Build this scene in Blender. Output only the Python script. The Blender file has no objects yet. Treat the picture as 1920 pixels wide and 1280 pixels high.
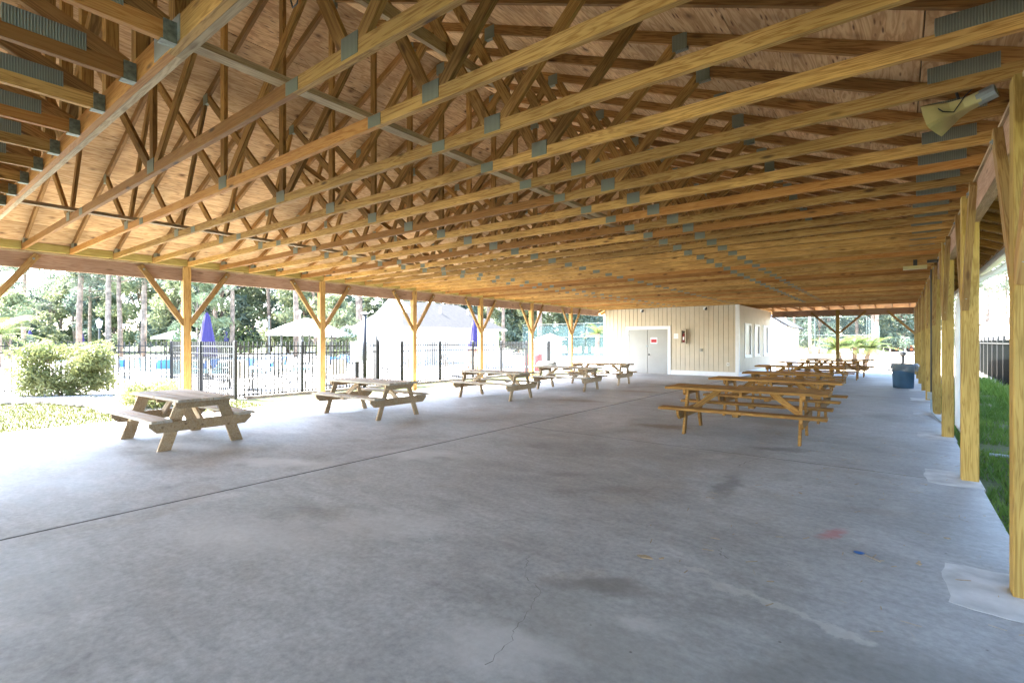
import bpy, bmesh, math, random
from mathutils import Matrix, Vector
R = math.radians
rnd = random.Random(7)
scene = bpy.context.scene
COL = scene.collection

# ---------------------------------------------------------------- camera, sky, sun, exposure
cam_d = bpy.data.cameras.new('camera'); cam = bpy.data.objects.new('camera', cam_d); COL.objects.link(cam)
cam_d.sensor_width = 36.0; cam_d.lens = 17.668; cam_d.clip_start = 0.05; cam_d.clip_end = 2000
cam.location = (0, 0, 1.454); cam.rotation_euler = (R(90), 0, R(37.645))
scene.camera = cam
SUN = Vector((-0.72, -0.30, 1.0)).normalized()
world = bpy.data.worlds.new('World'); scene.world = world; world.use_nodes = True
wn = world.node_tree.nodes; wl = world.node_tree.links; wn.clear()
sky = wn.new('ShaderNodeTexSky'); sky.sky_type = 'NISHITA'; sky.sun_disc = False
sky.sun_elevation = math.asin(SUN.z); sky.sun_rotation = math.atan2(SUN.x, SUN.y)
sky.air_density = 1.0; sky.dust_density = 1.5; sky.ozone_density = 1.0
bg = wn.new('ShaderNodeBackground'); bg.inputs['Strength'].default_value = 0.15
wo = wn.new('ShaderNodeOutputWorld'); wl.new(sky.outputs[0], bg.inputs[0]); wl.new(bg.outputs[0], wo.inputs[0])
sd = bpy.data.lights.new('sun', 'SUN'); sd.energy = 4.6; sd.angle = R(0.55); sd.color = (1.0, 0.955, 0.88)
sun = bpy.data.objects.new('sun', sd); COL.objects.link(sun)
sun.rotation_euler = (-SUN).to_track_quat('-Z', 'Y').to_euler(); sun.location = (-30, -15, 40)
scene.view_settings.view_transform = 'Standard'; scene.view_settings.look = 'None'
scene.view_settings.exposure = 4.25; scene.view_settings.gamma = 1.0
scene.view_settings.use_curve_mapping = False
scene.render.engine = 'CYCLES'
cy = scene.cycles
cy.max_bounces = 10; cy.diffuse_bounces = 6; cy.glossy_bounces = 3; cy.transparent_max_bounces = 12; cy.transmission_bounces = 4
cy.use_denoising = True
try: cy.denoiser = 'OPENIMAGEDENOISE'
except Exception: pass
cy.sample_clamp_indirect = 8.0

# ---------------------------------------------------------------- node helpers, materials
def newmat(name):
    m = bpy.data.materials.new(name); m.use_nodes = True
    nt = m.node_tree; b = nt.nodes['Principled BSDF']
    return m, nt, b
def N(nt, t, **kw):
    n = nt.nodes.new(t)
    for k, v in kw.items():
        if k in n.inputs: n.inputs[k].default_value = v
        else: setattr(n, k, v)
    return n
def ramp(nt, stops, interp='LINEAR'):
    r = nt.nodes.new('ShaderNodeValToRGB'); r.color_ramp.interpolation = interp
    el = r.color_ramp.elements
    while len(el) < len(stops): el.new(0.5)
    for e, (p, c) in zip(el, stops):
        e.position = p; e.color = (c[0], c[1], c[2], 1) if not isinstance(c, (int, float)) else (c, c, c, 1)
    return r
def mix(nt, a, b, fac, mode='MIX'):
    m = nt.nodes.new('ShaderNodeMix'); m.data_type = 'RGBA'; m.blend_type = mode
    for sock, v in ((m.inputs[0], fac), (m.inputs[6], a), (m.inputs[7], b)):
        if hasattr(v, 'is_linked'): nt.links.new(v, sock)
        elif isinstance(v, (int, float)): sock.default_value = v
        else: sock.default_value = (v[0], v[1], v[2], 1)
    return m.outputs[2]
def mth(nt, op, a, b=0.0, clamp=False):
    m = nt.nodes.new('ShaderNodeMath'); m.operation = op; m.use_clamp = clamp
    for i, v in enumerate((a, b)):
        if hasattr(v, 'is_linked'): nt.links.new(v, m.inputs[i])
        else: m.inputs[i].default_value = v
    return m.outputs[0]
def bump(nt, b, h, strength=0.3, dist=0.01):
    n = nt.nodes.new('ShaderNodeBump'); n.inputs['Strength'].default_value = strength; n.inputs['Distance'].default_value = dist
    nt.links.new(h, n.inputs['Height']); nt.links.new(n.outputs[0], b.inputs['Normal'])
def plain(name, c, rough=0.6, metal=0.0, var=0.08, scale=8.0, spec=0.4):
    m, nt, b = newmat(name)
    tc = N(nt, 'ShaderNodeTexCoord'); no = N(nt, 'ShaderNodeTexNoise', Scale=scale, Detail=5.0)
    nt.links.new(tc.outputs['Object'], no.inputs['Vector'])
    r = ramp(nt, [(0.3, [x * (1 - var * 2) for x in c]), (0.7, [min(1, x * (1 + var)) for x in c])])
    nt.links.new(no.outputs[0], r.inputs[0]); nt.links.new(r.outputs[0], b.inputs['Base Color'])
    b.inputs['Roughness'].default_value = rough; b.inputs['Metallic'].default_value = metal
    b.inputs['Specular IOR Level'].default_value = spec
    return m
def obj_random(nt): return N(nt, 'ShaderNodeObjectInfo').outputs['Random']
def wood(name, light, dark, knots=0.5, tint=0.35, rough=0.7, grey=0.0, redden=0.0):
    m, nt, b = newmat(name); L = nt.links
    tc = N(nt, 'ShaderNodeTexCoord'); rn = obj_random(nt)
    off = N(nt, 'ShaderNodeCombineXYZ'); L.new(mth(nt, 'MULTIPLY', rn, 37.0), off.inputs[0]); L.new(mth(nt, 'MULTIPLY', rn, 53.0), off.inputs[1]); L.new(mth(nt, 'MULTIPLY', rn, 91.0), off.inputs[2])
    add = N(nt, 'ShaderNodeVectorMath', operation='ADD'); L.new(tc.outputs['Object'], add.inputs[0]); L.new(off.outputs[0], add.inputs[1])
    mp = N(nt, 'ShaderNodeMapping'); mp.inputs['Scale'].default_value = (0.55, 9, 9); L.new(add.outputs[0], mp.inputs[0])
    g1 = N(nt, 'ShaderNodeTexNoise', Scale=2.2, Detail=4.0, Distortion=1.2); L.new(mp.outputs[0], g1.inputs['Vector'])
    band = mth(nt, 'FRACT', mth(nt, 'MULTIPLY', g1.outputs[0], 6.0))
    bandt = mth(nt, 'ABSOLUTE', mth(nt, 'SUBTRACT', band, 0.5))
    mp2 = N(nt, 'ShaderNodeMapping'); mp2.inputs['Scale'].default_value = (0.8, 34, 34); L.new(add.outputs[0], mp2.inputs[0])
    g2 = N(nt, 'ShaderNodeTexNoise', Scale=2.5, Detail=3.0); L.new(mp2.outputs[0], g2.inputs['Vector'])
    v = mth(nt, 'ADD', mth(nt, 'MULTIPLY', bandt, 1.1), mth(nt, 'MULTIPLY', g2.outputs[0], 0.45))
    rp = ramp(nt, [(0.15, dark), (0.62, light)]); L.new(v, rp.inputs[0])
    col = rp.outputs[0]
    blot = N(nt, 'ShaderNodeTexNoise', Scale=1.6, Detail=3.0); L.new(add.outputs[0], blot.inputs['Vector'])
    br = ramp(nt, [(0.35, 0.72), (0.6, 1.0)]); L.new(blot.outputs[0], br.inputs[0])
    col = mix(nt, col, br.outputs[0], 0.8, 'MULTIPLY')
    if grey > 0:
        gm = N(nt, 'ShaderNodeTexNoise', Scale=2.3, Detail=5.0); L.new(mp.outputs[0], gm.inputs['Vector'])
        gr = ramp(nt, [(0.35, 0.0), (0.65, grey)]); L.new(gm.outputs[0], gr.inputs[0])
        col = mix(nt, col, (0.54, 0.52, 0.48), gr.outputs[0])
    if redden > 0:
        col = mix(nt, col, (dark[0] * 1.1, dark[1] * 0.75, dark[2] * 0.6), mth(nt, 'MULTIPLY', mth(nt, 'GREATER_THAN', rn, 0.72), redden))
    if knots > 0:
        mk = N(nt, 'ShaderNodeMapping'); mk.inputs['Scale'].default_value = (2.2, 8, 8); L.new(add.outputs[0], mk.inputs[0])
        vo = N(nt, 'ShaderNodeTexVoronoi', Scale=1.0); L.new(mk.outputs[0], vo.inputs['Vector'])
        kr = ramp(nt, [(0.07, 1.0), (0.17, 0.0)]); L.new(vo.outputs['Distance'], kr.inputs[0])
        col = mix(nt, col, (0.10, 0.045, 0.018), mth(nt, 'MULTIPLY', kr.outputs[0], knots))
    tv = N(nt, 'ShaderNodeMapRange'); tv.inputs['To Min'].default_value = 1 - tint; tv.inputs['To Max'].default_value = 1 + tint * 0.35
    L.new(mth(nt, 'FRACT', mth(nt, 'MULTIPLY', rn, 17.3)), tv.inputs[0])
    hsv = N(nt, 'ShaderNodeHueSaturation'); L.new(tv.outputs[0], hsv.inputs['Value']); L.new(col, hsv.inputs['Color'])
    L.new(hsv.outputs[0], b.inputs['Base Color']); b.inputs['Roughness'].default_value = rough
    b.inputs['Specular IOR Level'].default_value = 0.25
    bump(nt, b, v, 0.25, 0.004)
    return m
def leaf(name, c1, c2, trans=0.45):
    m, nt, b = newmat(name); L = nt.links
    tc = N(nt, 'ShaderNodeTexCoord'); no = N(nt, 'ShaderNodeTexNoise', Scale=0.9, Detail=6.0); L.new(tc.outputs['Object'], no.inputs['Vector'])
    r = ramp(nt, [(0.32, c1), (0.68, c2)]); L.new(no.outputs[0], r.inputs[0])
    hsv = N(nt, 'ShaderNodeHueSaturation'); tv = N(nt, 'ShaderNodeMapRange'); tv.inputs['To Min'].default_value = 0.75; tv.inputs['To Max'].default_value = 1.2
    L.new(obj_random(nt), tv.inputs[0]); L.new(tv.outputs[0], hsv.inputs['Value']); L.new(r.outputs[0], hsv.inputs['Color'])
    L.new(hsv.outputs[0], b.inputs['Base Color']); b.inputs['Roughness'].default_value = 0.55
    tr = N(nt, 'ShaderNodeBsdfTranslucent'); L.new(hsv.outputs[0], tr.inputs[0])
    mx = N(nt, 'ShaderNodeMixShader'); mx.inputs[0].default_value = trans
    L.new(b.outputs[0], mx.inputs[1]); L.new(tr.outputs[0], mx.inputs[2])
    L.new(mx.outputs[0], nt.nodes['Material Output'].inputs[0])
    return m
def concrete():
    m, nt, b = newmat('concrete_floor'); L = nt.links
    tc = N(nt, 'ShaderNodeTexCoord'); P = tc.outputs['Object']
    big = N(nt, 'ShaderNodeTexNoise', Scale=0.33, Detail=4.0, Distortion=0.7); L.new(P, big.inputs['Vector'])
    mp = N(nt, 'ShaderNodeMapping'); mp.inputs['Scale'].default_value = (0.55, 1.25, 1); mp.inputs['Rotation'].default_value = (0, 0, 0.5); L.new(P, mp.inputs[0])
    med = N(nt, 'ShaderNodeTexNoise', Scale=0.8, Detail=7.0, Roughness=0.62, Distortion=0.9); L.new(mp.outputs[0], med.inputs['Vector'])
    fine = N(nt, 'ShaderNodeTexNoise', Scale=22.0, Detail=6.0, Roughness=0.7); L.new(P, fine.inputs['Vector'])
    grit = N(nt, 'ShaderNodeTexNoise', Scale=160.0, Detail=2.0); L.new(P, grit.inputs['Vector'])
    r1 = ramp(nt, [(0.28, (0.235, 0.24, 0.238)), (0.5, (0.415, 0.425, 0.43)), (0.72, (0.525, 0.54, 0.55))])
    v = mth(nt, 'ADD', mth(nt, 'MULTIPLY', med.outputs[0], 0.6), mth(nt, 'MULTIPLY', big.outputs[0], 0.4)); L.new(v, r1.inputs[0])
    col = r1.outputs[0]
    st = N(nt, 'ShaderNodeTexNoise', Scale=0.55, Detail=5.0, Roughness=0.55, Distortion=1.8); 
    mp3 = N(nt, 'ShaderNodeMapping'); mp3.inputs['Location'].default_value = (4.3, 1.7, 0); L.new(P, mp3.inputs[0]); L.new(mp3.outputs[0], st.inputs['Vector'])
    sr = ramp(nt, [(0.54, 0.0), (0.68, 1.0)]); L.new(st.outputs[0], sr.inputs[0])
    col = mix(nt, col, (0.20, 0.198, 0.185), mth(nt, 'MULTIPLY', sr.outputs[0], 0.42))
    lt = ramp(nt, [(0.30, 1.0), (0.42, 0.0)]); L.new(st.outputs[0], lt.inputs[0])
    col = mix(nt, col, (0.60, 0.60, 0.60), mth(nt, 'MULTIPLY', lt.outputs[0], 0.5))
    warm = N(nt, 'ShaderNodeTexNoise', Scale=0.8, Detail=3.0, Distortion=1.0); mp4 = N(nt, 'ShaderNodeMapping'); mp4.inputs['Location'].default_value = (9, 3, 1); L.new(P, mp4.inputs[0]); L.new(mp4.outputs[0], warm.inputs['Vector'])
    wr = ramp(nt, [(0.56, 0.0), (0.68, 1.0)]); L.new(warm.outputs[0], wr.inputs[0])
    col = mix(nt, col, (0.34, 0.29, 0.23), mth(nt, 'MULTIPLY', wr.outputs[0], 0.3))
    fr = ramp(nt, [(0.3, 0.72), (0.68, 1.10)]); L.new(fine.outputs[0], fr.inputs[0])
    col = mix(nt, col, fr.outputs[0], 1.0, 'MULTIPLY')
    mot = N(nt, 'ShaderNodeTexNoise', Scale=5.5, Detail=8.0, Roughness=0.7, Distortion=0.6); L.new(mp.outputs[0], mot.inputs['Vector'])
    mr = ramp(nt, [(0.32, 0.80), (0.66, 1.10)]); L.new(mot.outputs[0], mr.inputs[0]); col = mix(nt, col, mr.outputs[0], 0.85, 'MULTIPLY')
    # individual marks: soaked-in stains, pale blotches, worn coating, red smear, painted table shade
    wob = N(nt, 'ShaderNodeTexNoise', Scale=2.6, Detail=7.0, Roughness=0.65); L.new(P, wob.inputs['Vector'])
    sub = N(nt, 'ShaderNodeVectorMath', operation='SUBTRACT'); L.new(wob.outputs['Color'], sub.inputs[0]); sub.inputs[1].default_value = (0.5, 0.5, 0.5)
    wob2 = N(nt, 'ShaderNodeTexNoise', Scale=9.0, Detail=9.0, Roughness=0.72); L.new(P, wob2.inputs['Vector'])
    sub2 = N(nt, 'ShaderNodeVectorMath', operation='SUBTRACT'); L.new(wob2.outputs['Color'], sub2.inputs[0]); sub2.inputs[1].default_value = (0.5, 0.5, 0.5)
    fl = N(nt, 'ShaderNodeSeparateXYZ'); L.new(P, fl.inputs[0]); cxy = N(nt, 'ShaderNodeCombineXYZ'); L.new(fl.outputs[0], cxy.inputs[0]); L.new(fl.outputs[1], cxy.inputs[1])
    DK, BR_SHADE, LT, WN, RD = (0.13, 0.128, 0.12), (0.22, 0.18, 0.135), (0.66, 0.66, 0.66), (0.60, 0.585, 0.54), (0.42, 0.13, 0.12)
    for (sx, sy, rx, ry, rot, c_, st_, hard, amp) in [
        (-1.15, 2.15, 1.1, .65, .3, (0.25, 0.255, 0.235), .5, .1, .6), (-3.6, 6.0, 1.7, .55, .3, DK, .25, .1, .8), (-3.9, 1.8, 1.2, .6, .4, LT, .45, .1, .7), (-5.0, 4.4, 1.2, .4, .5, LT, .4, .1, .7), (0.35, 5.2, 1.7, 6.5, 0, DK, .42, .05, .9), (0.35, 18.0, 1.5, 8.0, 0, DK, .40, .05, .9), (-0.9, 1.2, 1.6, 1.0, .2, DK, .30, .1, .8), (-1.36, 5.35, .16, 1.0, .12, DK, .6, .15, .5), (-1.25, 7.6, .55, .22, .5, DK, .5, .25, .6), (-1.38, 2.70, .46, .17, .35, DK, .62, .2, .4), (0.05, 2.80, .75, .38, .1, DK, .5, .2, .6),  # two broad right-side ovals: floor dirt plus painted shade
        (-.42, 2.38, .34, .20, .4, DK, .45, .25, .6), (-2.9, 4.75, .60, .16, .35, DK, .4, .2, .6), (-3.2, 8.4, .75, .32, .15, BR_SHADE, .75, .3, .6), (-1.6, 10.0, .8, .5, 0, BR_SHADE, .4, .2, .6), (-6.2, 10.8, .9, .28, .2, BR_SHADE, .6, .2, .6),  # brown ovals are shadows painted at the tables
        (-5.9, 13.9, 1.0, .35, .2, BR_SHADE, .65, .2, .6), (-6.0, 16.6, 1.0, .4, .2, BR_SHADE, .6, .2, .6), (-4.5, 4.45, .28, .14, .3, DK, .4, .2, .5), (-4.0, 2.3, .5, .2, .3, DK, .25, .2, .6), (-0.2, 12.0, .5, 1.0, .2, DK, .35, .2, .8),
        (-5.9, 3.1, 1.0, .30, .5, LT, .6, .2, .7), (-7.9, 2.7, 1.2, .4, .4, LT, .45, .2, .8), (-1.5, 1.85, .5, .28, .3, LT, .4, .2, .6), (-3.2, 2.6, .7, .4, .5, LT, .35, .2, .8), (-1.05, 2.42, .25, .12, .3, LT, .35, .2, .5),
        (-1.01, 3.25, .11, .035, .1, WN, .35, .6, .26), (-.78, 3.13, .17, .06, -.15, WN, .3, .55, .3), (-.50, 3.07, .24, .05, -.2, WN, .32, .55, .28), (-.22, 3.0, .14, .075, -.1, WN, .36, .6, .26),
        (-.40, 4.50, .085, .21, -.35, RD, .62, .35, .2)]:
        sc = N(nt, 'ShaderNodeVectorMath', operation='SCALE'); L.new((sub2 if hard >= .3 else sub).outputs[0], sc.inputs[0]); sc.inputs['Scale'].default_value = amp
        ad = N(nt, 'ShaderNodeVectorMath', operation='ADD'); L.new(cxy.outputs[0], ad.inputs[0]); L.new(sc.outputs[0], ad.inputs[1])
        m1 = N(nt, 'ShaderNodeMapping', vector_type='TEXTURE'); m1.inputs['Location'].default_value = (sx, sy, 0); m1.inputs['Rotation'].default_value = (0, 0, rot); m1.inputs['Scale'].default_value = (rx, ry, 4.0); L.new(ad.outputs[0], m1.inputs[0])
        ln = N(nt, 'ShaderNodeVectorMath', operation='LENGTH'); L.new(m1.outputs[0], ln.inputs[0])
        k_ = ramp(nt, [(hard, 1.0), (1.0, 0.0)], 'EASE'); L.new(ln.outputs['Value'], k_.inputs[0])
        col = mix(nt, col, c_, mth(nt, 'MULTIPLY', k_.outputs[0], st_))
    # small scuffs, specks and hairline crazing
    vo = N(nt, 'ShaderNodeTexVoronoi', Scale=3.4, Randomness=1.0); L.new(P, vo.inputs['Vector'])
    sp = ramp(nt, [(0.018, 1.0), (0.032, 0.0)]); L.new(vo.outputs['Distance'], sp.inputs[0])
    col = mix(nt, col, (0.07, 0.065, 0.06), mth(nt, 'MULTIPLY', sp.outputs[0], 0.7))
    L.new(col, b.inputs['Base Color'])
    rr = ramp(nt, [(0.3, 0.42), (0.7, 0.72)]); L.new(med.outputs[0], rr.inputs[0]); L.new(rr.outputs[0], b.inputs['Roughness'])
    b.inputs['Specular IOR Level'].default_value = 0.35
    bump(nt, b, mth(nt, 'ADD', fine.outputs[0], mth(nt, 'MULTIPLY', grit.outputs[0], 0.6)), 0.18, 0.004)
    return m
def plywood():
    m, nt, b = newmat('plywood'); L = nt.links
    tc = N(nt, 'ShaderNodeTexCoord'); rn = obj_random(nt)
    off = N(nt, 'ShaderNodeCombineXYZ'); L.new(mth(nt, 'MULTIPLY', rn, 41.0), off.inputs[0]); L.new(mth(nt, 'MULTIPLY', rn, 67.0), off.inputs[1])
    add = N(nt, 'ShaderNodeVectorMath', operation='ADD'); L.new(tc.outputs['Object'], add.inputs[0]); L.new(off.outputs[0], add.inputs[1]); P = add.outputs[0]
    mp = N(nt, 'ShaderNodeMapping'); mp.inputs['Scale'].default_value = (0.7, 4.5, 1); L.new(P, mp.inputs[0])
    g1 = N(nt, 'ShaderNodeTexNoise', Scale=2.0, Detail=5.0, Distortion=1.5); L.new(mp.outputs[0], g1.inputs['Vector'])
    band = mth(nt, 'ABSOLUTE', mth(nt, 'SUBTRACT', mth(nt, 'FRACT', mth(nt, 'MULTIPLY', g1.outputs[0], 5.0)), 0.5))
    r1 = ramp(nt, [(0.05, (0.46, 0.26, 0.12)), (0.25, (0.58, 0.355, 0.175)), (0.5, (0.66, 0.43, 0.235))]); L.new(band, r1.inputs[0])
    col = r1.outputs[0]
    bl = N(nt, 'ShaderNodeTexNoise', Scale=1.3, Detail=4.0); L.new(P, bl.inputs['Vector'])
    br = ramp(nt, [(0.35, 0.72), (0.6, 1.05)]); L.new(bl.outputs[0], br.inputs[0]); col = mix(nt, col, br.outputs[0], 1.0, 'MULTIPLY')
    # dark checks along the grain
    mc = N(nt, 'ShaderNodeMapping'); mc.inputs['Scale'].default_value = (4.5, 26, 1); L.new(P, mc.inputs[0])
    v2 = N(nt, 'ShaderNodeTexVoronoi', Scale=1.0); L.new(mc.outputs[0], v2.inputs['Vector'])
    cr = ramp(nt, [(0.10, 1.0), (0.24, 0.0)]); L.new(v2.outputs['Distance'], cr.inputs[0])
    cm = N(nt, 'ShaderNodeTexNoise', Scale=3.0, Detail=2.0); L.new(P, cm.inputs['Vector'])
    cg = ramp(nt, [(0.42, 0.0), (0.54, 1.0)]); L.new(cm.outputs[0], cg.inputs[0])
    col = mix(nt, col, (0.10, 0.04, 0.02), mth(nt, 'MULTIPLY', mth(nt, 'MULTIPLY', cr.outputs[0], cg.outputs[0]), 0.85))
    mk = N(nt, 'ShaderNodeMapping'); mk.inputs['Scale'].default_value = (2.6, 3.6, 1); L.new(P, mk.inputs[0])
    v3 = N(nt, 'ShaderNodeTexVoronoi', Scale=1.0); L.new(mk.outputs[0], v3.inputs['Vector'])
    kr = ramp(nt, [(0.05, 1.0), (0.12, 0.35), (0.2, 0.0)]); L.new(v3.outputs['Distance'], kr.inputs[0])
    col = mix(nt, col, (0.09, 0.035, 0.015), mth(nt, 'MULTIPLY', kr.outputs[0], 0.9))
    tv = N(nt, 'ShaderNodeMapRange'); tv.inputs['To Min'].default_value = 0.8; tv.inputs['To Max'].default_value = 1.1; L.new(rn, tv.inputs[0])
    hsv = N(nt, 'ShaderNodeHueSaturation'); L.new(tv.outputs[0], hsv.inputs['Value']); L.new(col, hsv.inputs['Color'])
    L.new(hsv.outputs[0], b.inputs['Base Color']); b.inputs['Roughness'].default_value = 0.8; b.inputs['Specular IOR Level'].default_value = 0.2
    return m
def plate_metal():
    m, nt, b = newmat('galvanised_plate'); L = nt.links
    tc = N(nt, 'ShaderNodeTexCoord'); w = N(nt, 'ShaderNodeTexWave', Scale=26.0, Distortion=0.6); w.bands_direction = 'X'; L.new(tc.outputs['Object'], w.inputs['Vector'])
    r = ramp(nt, [(0.2, (0.16, 0.175, 0.13)), (0.8, (0.225, 0.24, 0.19))]); L.new(w.outputs[1], r.inputs[0]); L.new(r.outputs[0], b.inputs['Base Color'])
    b.inputs['Roughness'].default_value = 0.5; b.inputs['Metallic'].default_value = 0.25; bump(nt, b, w.outputs[1], 0.5, 0.004)
    return m
def grass_ground():
    m, nt, b = newmat('lawn'); L = nt.links
    tc = N(nt, 'ShaderNodeTexCoord'); n1 = N(nt, 'ShaderNodeTexNoise', Scale=0.5, Detail=6.0); n2 = N(nt, 'ShaderNodeTexNoise', Scale=9.0, Detail=5.0)
    L.new(tc.outputs['Object'], n1.inputs['Vector']); L.new(tc.outputs['Object'], n2.inputs['Vector'])
    r = ramp(nt, [(0.3, (0.04, 0.058, 0.012)), (0.55, (0.07, 0.085, 0.02)), (0.72, (0.13, 0.10, 0.05))])
    L.new(mth(nt, 'ADD', mth(nt, 'MULTIPLY', n1.outputs[0], 0.6), mth(nt, 'MULTIPLY', n2.outputs[0], 0.4)), r.inputs[0])
    L.new(r.outputs[0], b.inputs['Base Color']); b.inputs['Roughness'].default_value = 0.95; bump(nt, b, n2.outputs[0], 0.6, 0.03)
    return m
def see_through(name, c, alpha, rough=0.6):
    m, nt, b = newmat(name)
    tc = N(nt, 'ShaderNodeTexCoord'); no = N(nt, 'ShaderNodeTexNoise', Scale=1.5, Detail=4.0); nt.links.new(tc.outputs['Object'], no.inputs['Vector'])
    r = ramp(nt, [(0.3, max(0, alpha - 0.12)), (0.7, min(1, alpha + 0.12))]); nt.links.new(no.outputs[0], r.inputs[0])
    nt.links.new(r.outputs[0], b.inputs['Alpha']); b.inputs['Base Color'].default_value = (*c, 1); b.inputs['Roughness'].default_value = rough
    return m
def water_mat():
    m, nt, b = newmat('pool_water'); tc = N(nt, 'ShaderNodeTexCoord'); n = N(nt, 'ShaderNodeTexNoise', Scale=2.5, Detail=3.0)
    nt.links.new(tc.outputs['Object'], n.inputs['Vector']); r = ramp(nt, [(0.3, (0.16, 0.30, 0.36)), (0.7, (0.22, 0.38, 0.42))]); nt.links.new(n.outputs[0], r.inputs[0])
    nt.links.new(r.outputs[0], b.inputs['Base Color']); b.inputs['Roughness'].default_value = 0.06; bump(nt, b, n.outputs[0], 0.25, 0.05)
    return m

M = {}
M['truss'] = wood('truss_pine', (0.64, 0.375, 0.12), (0.36, 0.17, 0.04), 0.9, 0.42, redden=0.5)
M['web'] = wood('web_pine', (0.45, 0.25, 0.075), (0.23, 0.105, 0.027), 0.8, 0.35)  # darker than the chords: roof shade put into the web colour
M['rafter'] = wood('rafter_pine', (0.42, 0.215, 0.068), (0.22, 0.095, 0.026), 0.7, 0.45)
M['pale'] = wood('weathered_pine', (0.56, 0.42, 0.24), (0.36, 0.24, 0.12), 0.5, 0.2, grey=0.05)
M['beam'] = wood('beam_pine', (0.46, 0.295, 0.20), (0.33, 0.185, 0.115), 0.6, 0.15)
M['post'] = wood('post_pine', (0.60, 0.37, 0.125), (0.39, 0.20, 0.055), 0.7, 0.15)
M['post_green'] = wood('treated_post_pine', (0.47, 0.315, 0.09), (0.29, 0.175, 0.04), 0.5, 0.15)
M['brace'] = wood('brace_pine', (0.44, 0.27, 0.10), (0.27, 0.135, 0.045), 0.7, 0.25)
M['block'] = wood('blocking_pine', (0.56, 0.45, 0.14), (0.40, 0.30, 0.07), 0.3, 0.1)
M['table_old'] = wood('weathered_skylit_table_wood', (0.60, 0.49, 0.36), (0.38, 0.26, 0.15), 0.6, 0.25, grey=0.7)  # weathered grey, paled further to carry sky light on the tops
M['table_leg'] = wood('table_leg_wood', (0.56, 0.39, 0.22), (0.33, 0.19, 0.085), 0.6, 0.25, grey=0.15)
M['table_new'] = wood('oiled_table_wood', (0.42, 0.225, 0.06), (0.23, 0.10, 0.025), 0.6, 0.25)
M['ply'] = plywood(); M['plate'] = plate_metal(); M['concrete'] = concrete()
M['patch'] = plain('patch_concrete', (0.49, 0.49, 0.48), 0.8, var=0.16, scale=5)
M['patch_edge'] = see_through('worn_coating', (0.37, 0.37, 0.35), 0.5, 0.7)
M['crack'] = plain('crack_dirt', (0.19, 0.185, 0.175), 0.9)
M['joint'] = plain('joint_filler', (0.085, 0.082, 0.076), 0.9, var=0.3, scale=3)
M['redchalk'] = see_through('red_chalk', (0.42, 0.15, 0.14), 0.20, 0.9)
M['siding'] = plain('beige_siding', (0.56, 0.475, 0.35), 0.65, var=0.03, scale=3)
M['groove'] = plain('siding_groove', (0.40, 0.325, 0.23), 0.8)
M['white'] = plain('white_paint', (0.80, 0.80, 0.80), 0.55, var=0.02)
M['door'] = plain('grey_door_paint', (0.33, 0.32, 0.29), 0.5, var=0.03, scale=2)
M['glass_dark'] = plain('window_board', (0.40, 0.36, 0.31), 0.35, var=0.04, scale=2)
M['black'] = plain('black_metal', (0.018, 0.02, 0.022), 0.45, var=0.1)
M['iron'] = plain('dark_iron', (0.05, 0.048, 0.045), 0.5, 0.3)
M['steel'] = plain('galvanised_steel', (0.30, 0.32, 0.31), 0.5, 0.3)
M['dull_steel'] = plain('dull_green_steel', (0.06, 0.085, 0.08), 0.6)
M['hanger'] = plain('joist_hanger_steel', (0.20, 0.23, 0.19), 0.5, 0.4, var=0.25, scale=40)
M['red'] = plain('red_print', (0.62, 0.03, 0.04), 0.5); M['ext'] = plain('extinguisher_red', (0.22, 0.03, 0.03), 0.4); M['ink'] = plain('dark_print', (0.05, 0.04, 0.04), 0.6)
M['bin'] = plain('blue_grey_plastic', (0.055, 0.12, 0.20), 0.45, var=0.10, scale=4)
M['liner'] = see_through('clear_bin_liner', (0.34, 0.36, 0.38), 0.42, 0.25)
M['horn'] = plain('cream_horn_plastic', (0.52, 0.44, 0.20), 0.45, var=0.06)
M['lawn'] = grass_ground(); M['deck'] = plain('pool_deck', (0.36, 0.345, 0.32), 0.8, var=0.06, scale=1.2)
M['dirt'] = plain('pale_dirt', (0.36, 0.30, 0.22), 0.95, var=0.15, scale=1.5)
M['gravel'] = plain('pale_gravel', (0.40, 0.38, 0.36), 0.9, var=0.3, scale=14)
M['stone'] = plain('edging_stone', (0.27, 0.23, 0.19), 0.85, var=0.25, scale=6)
M['water'] = water_mat()
M['purple'] = plain('violet_canvas', (0.022, 0.018, 0.105), 0.8, var=0.06)
M['canvas'] = plain('white_canvas', (0.78, 0.78, 0.76), 0.8, var=0.02)
M['shingle'] = plain('grey_shingle', (0.024, 0.024, 0.025), 0.85, var=0.2, scale=5)
M['pinkroof'] = plain('tan_shingle', (0.022, 0.014, 0.011), 0.85, var=0.15, scale=5)
M['brick'] = plain('brick_red', (0.30, 0.13, 0.09), 0.85, var=0.2, scale=9)
M['bark'] = plain('pine_bark', (0.22, 0.165, 0.13), 0.9, var=0.3, scale=3)
M['pine'] = leaf('pine_needles', (0.075, 0.10, 0.068), (0.15, 0.18, 0.12))
M['broad'] = leaf('broad_leaves', (0.115, 0.15, 0.08), (0.24, 0.265, 0.14))
M['dark_leaf'] = leaf('dark_leaves', (0.07, 0.11, 0.09), (0.14, 0.185, 0.135))
M['bush'] = leaf('bush_leaves', (0.12, 0.15, 0.05), (0.30, 0.31, 0.12), 0.5)
M['palm'] = leaf('palm_leaves', (0.06, 0.095, 0.02), (0.14, 0.17, 0.045))
M['blade'] = leaf('grass_blades', (0.07, 0.15, 0.02), (0.17, 0.27, 0.05))
M['drygrass'] = leaf('sunny_grass_blades', (0.045, 0.055, 0.010), (0.085, 0.080, 0.022), 0.25)
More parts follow.
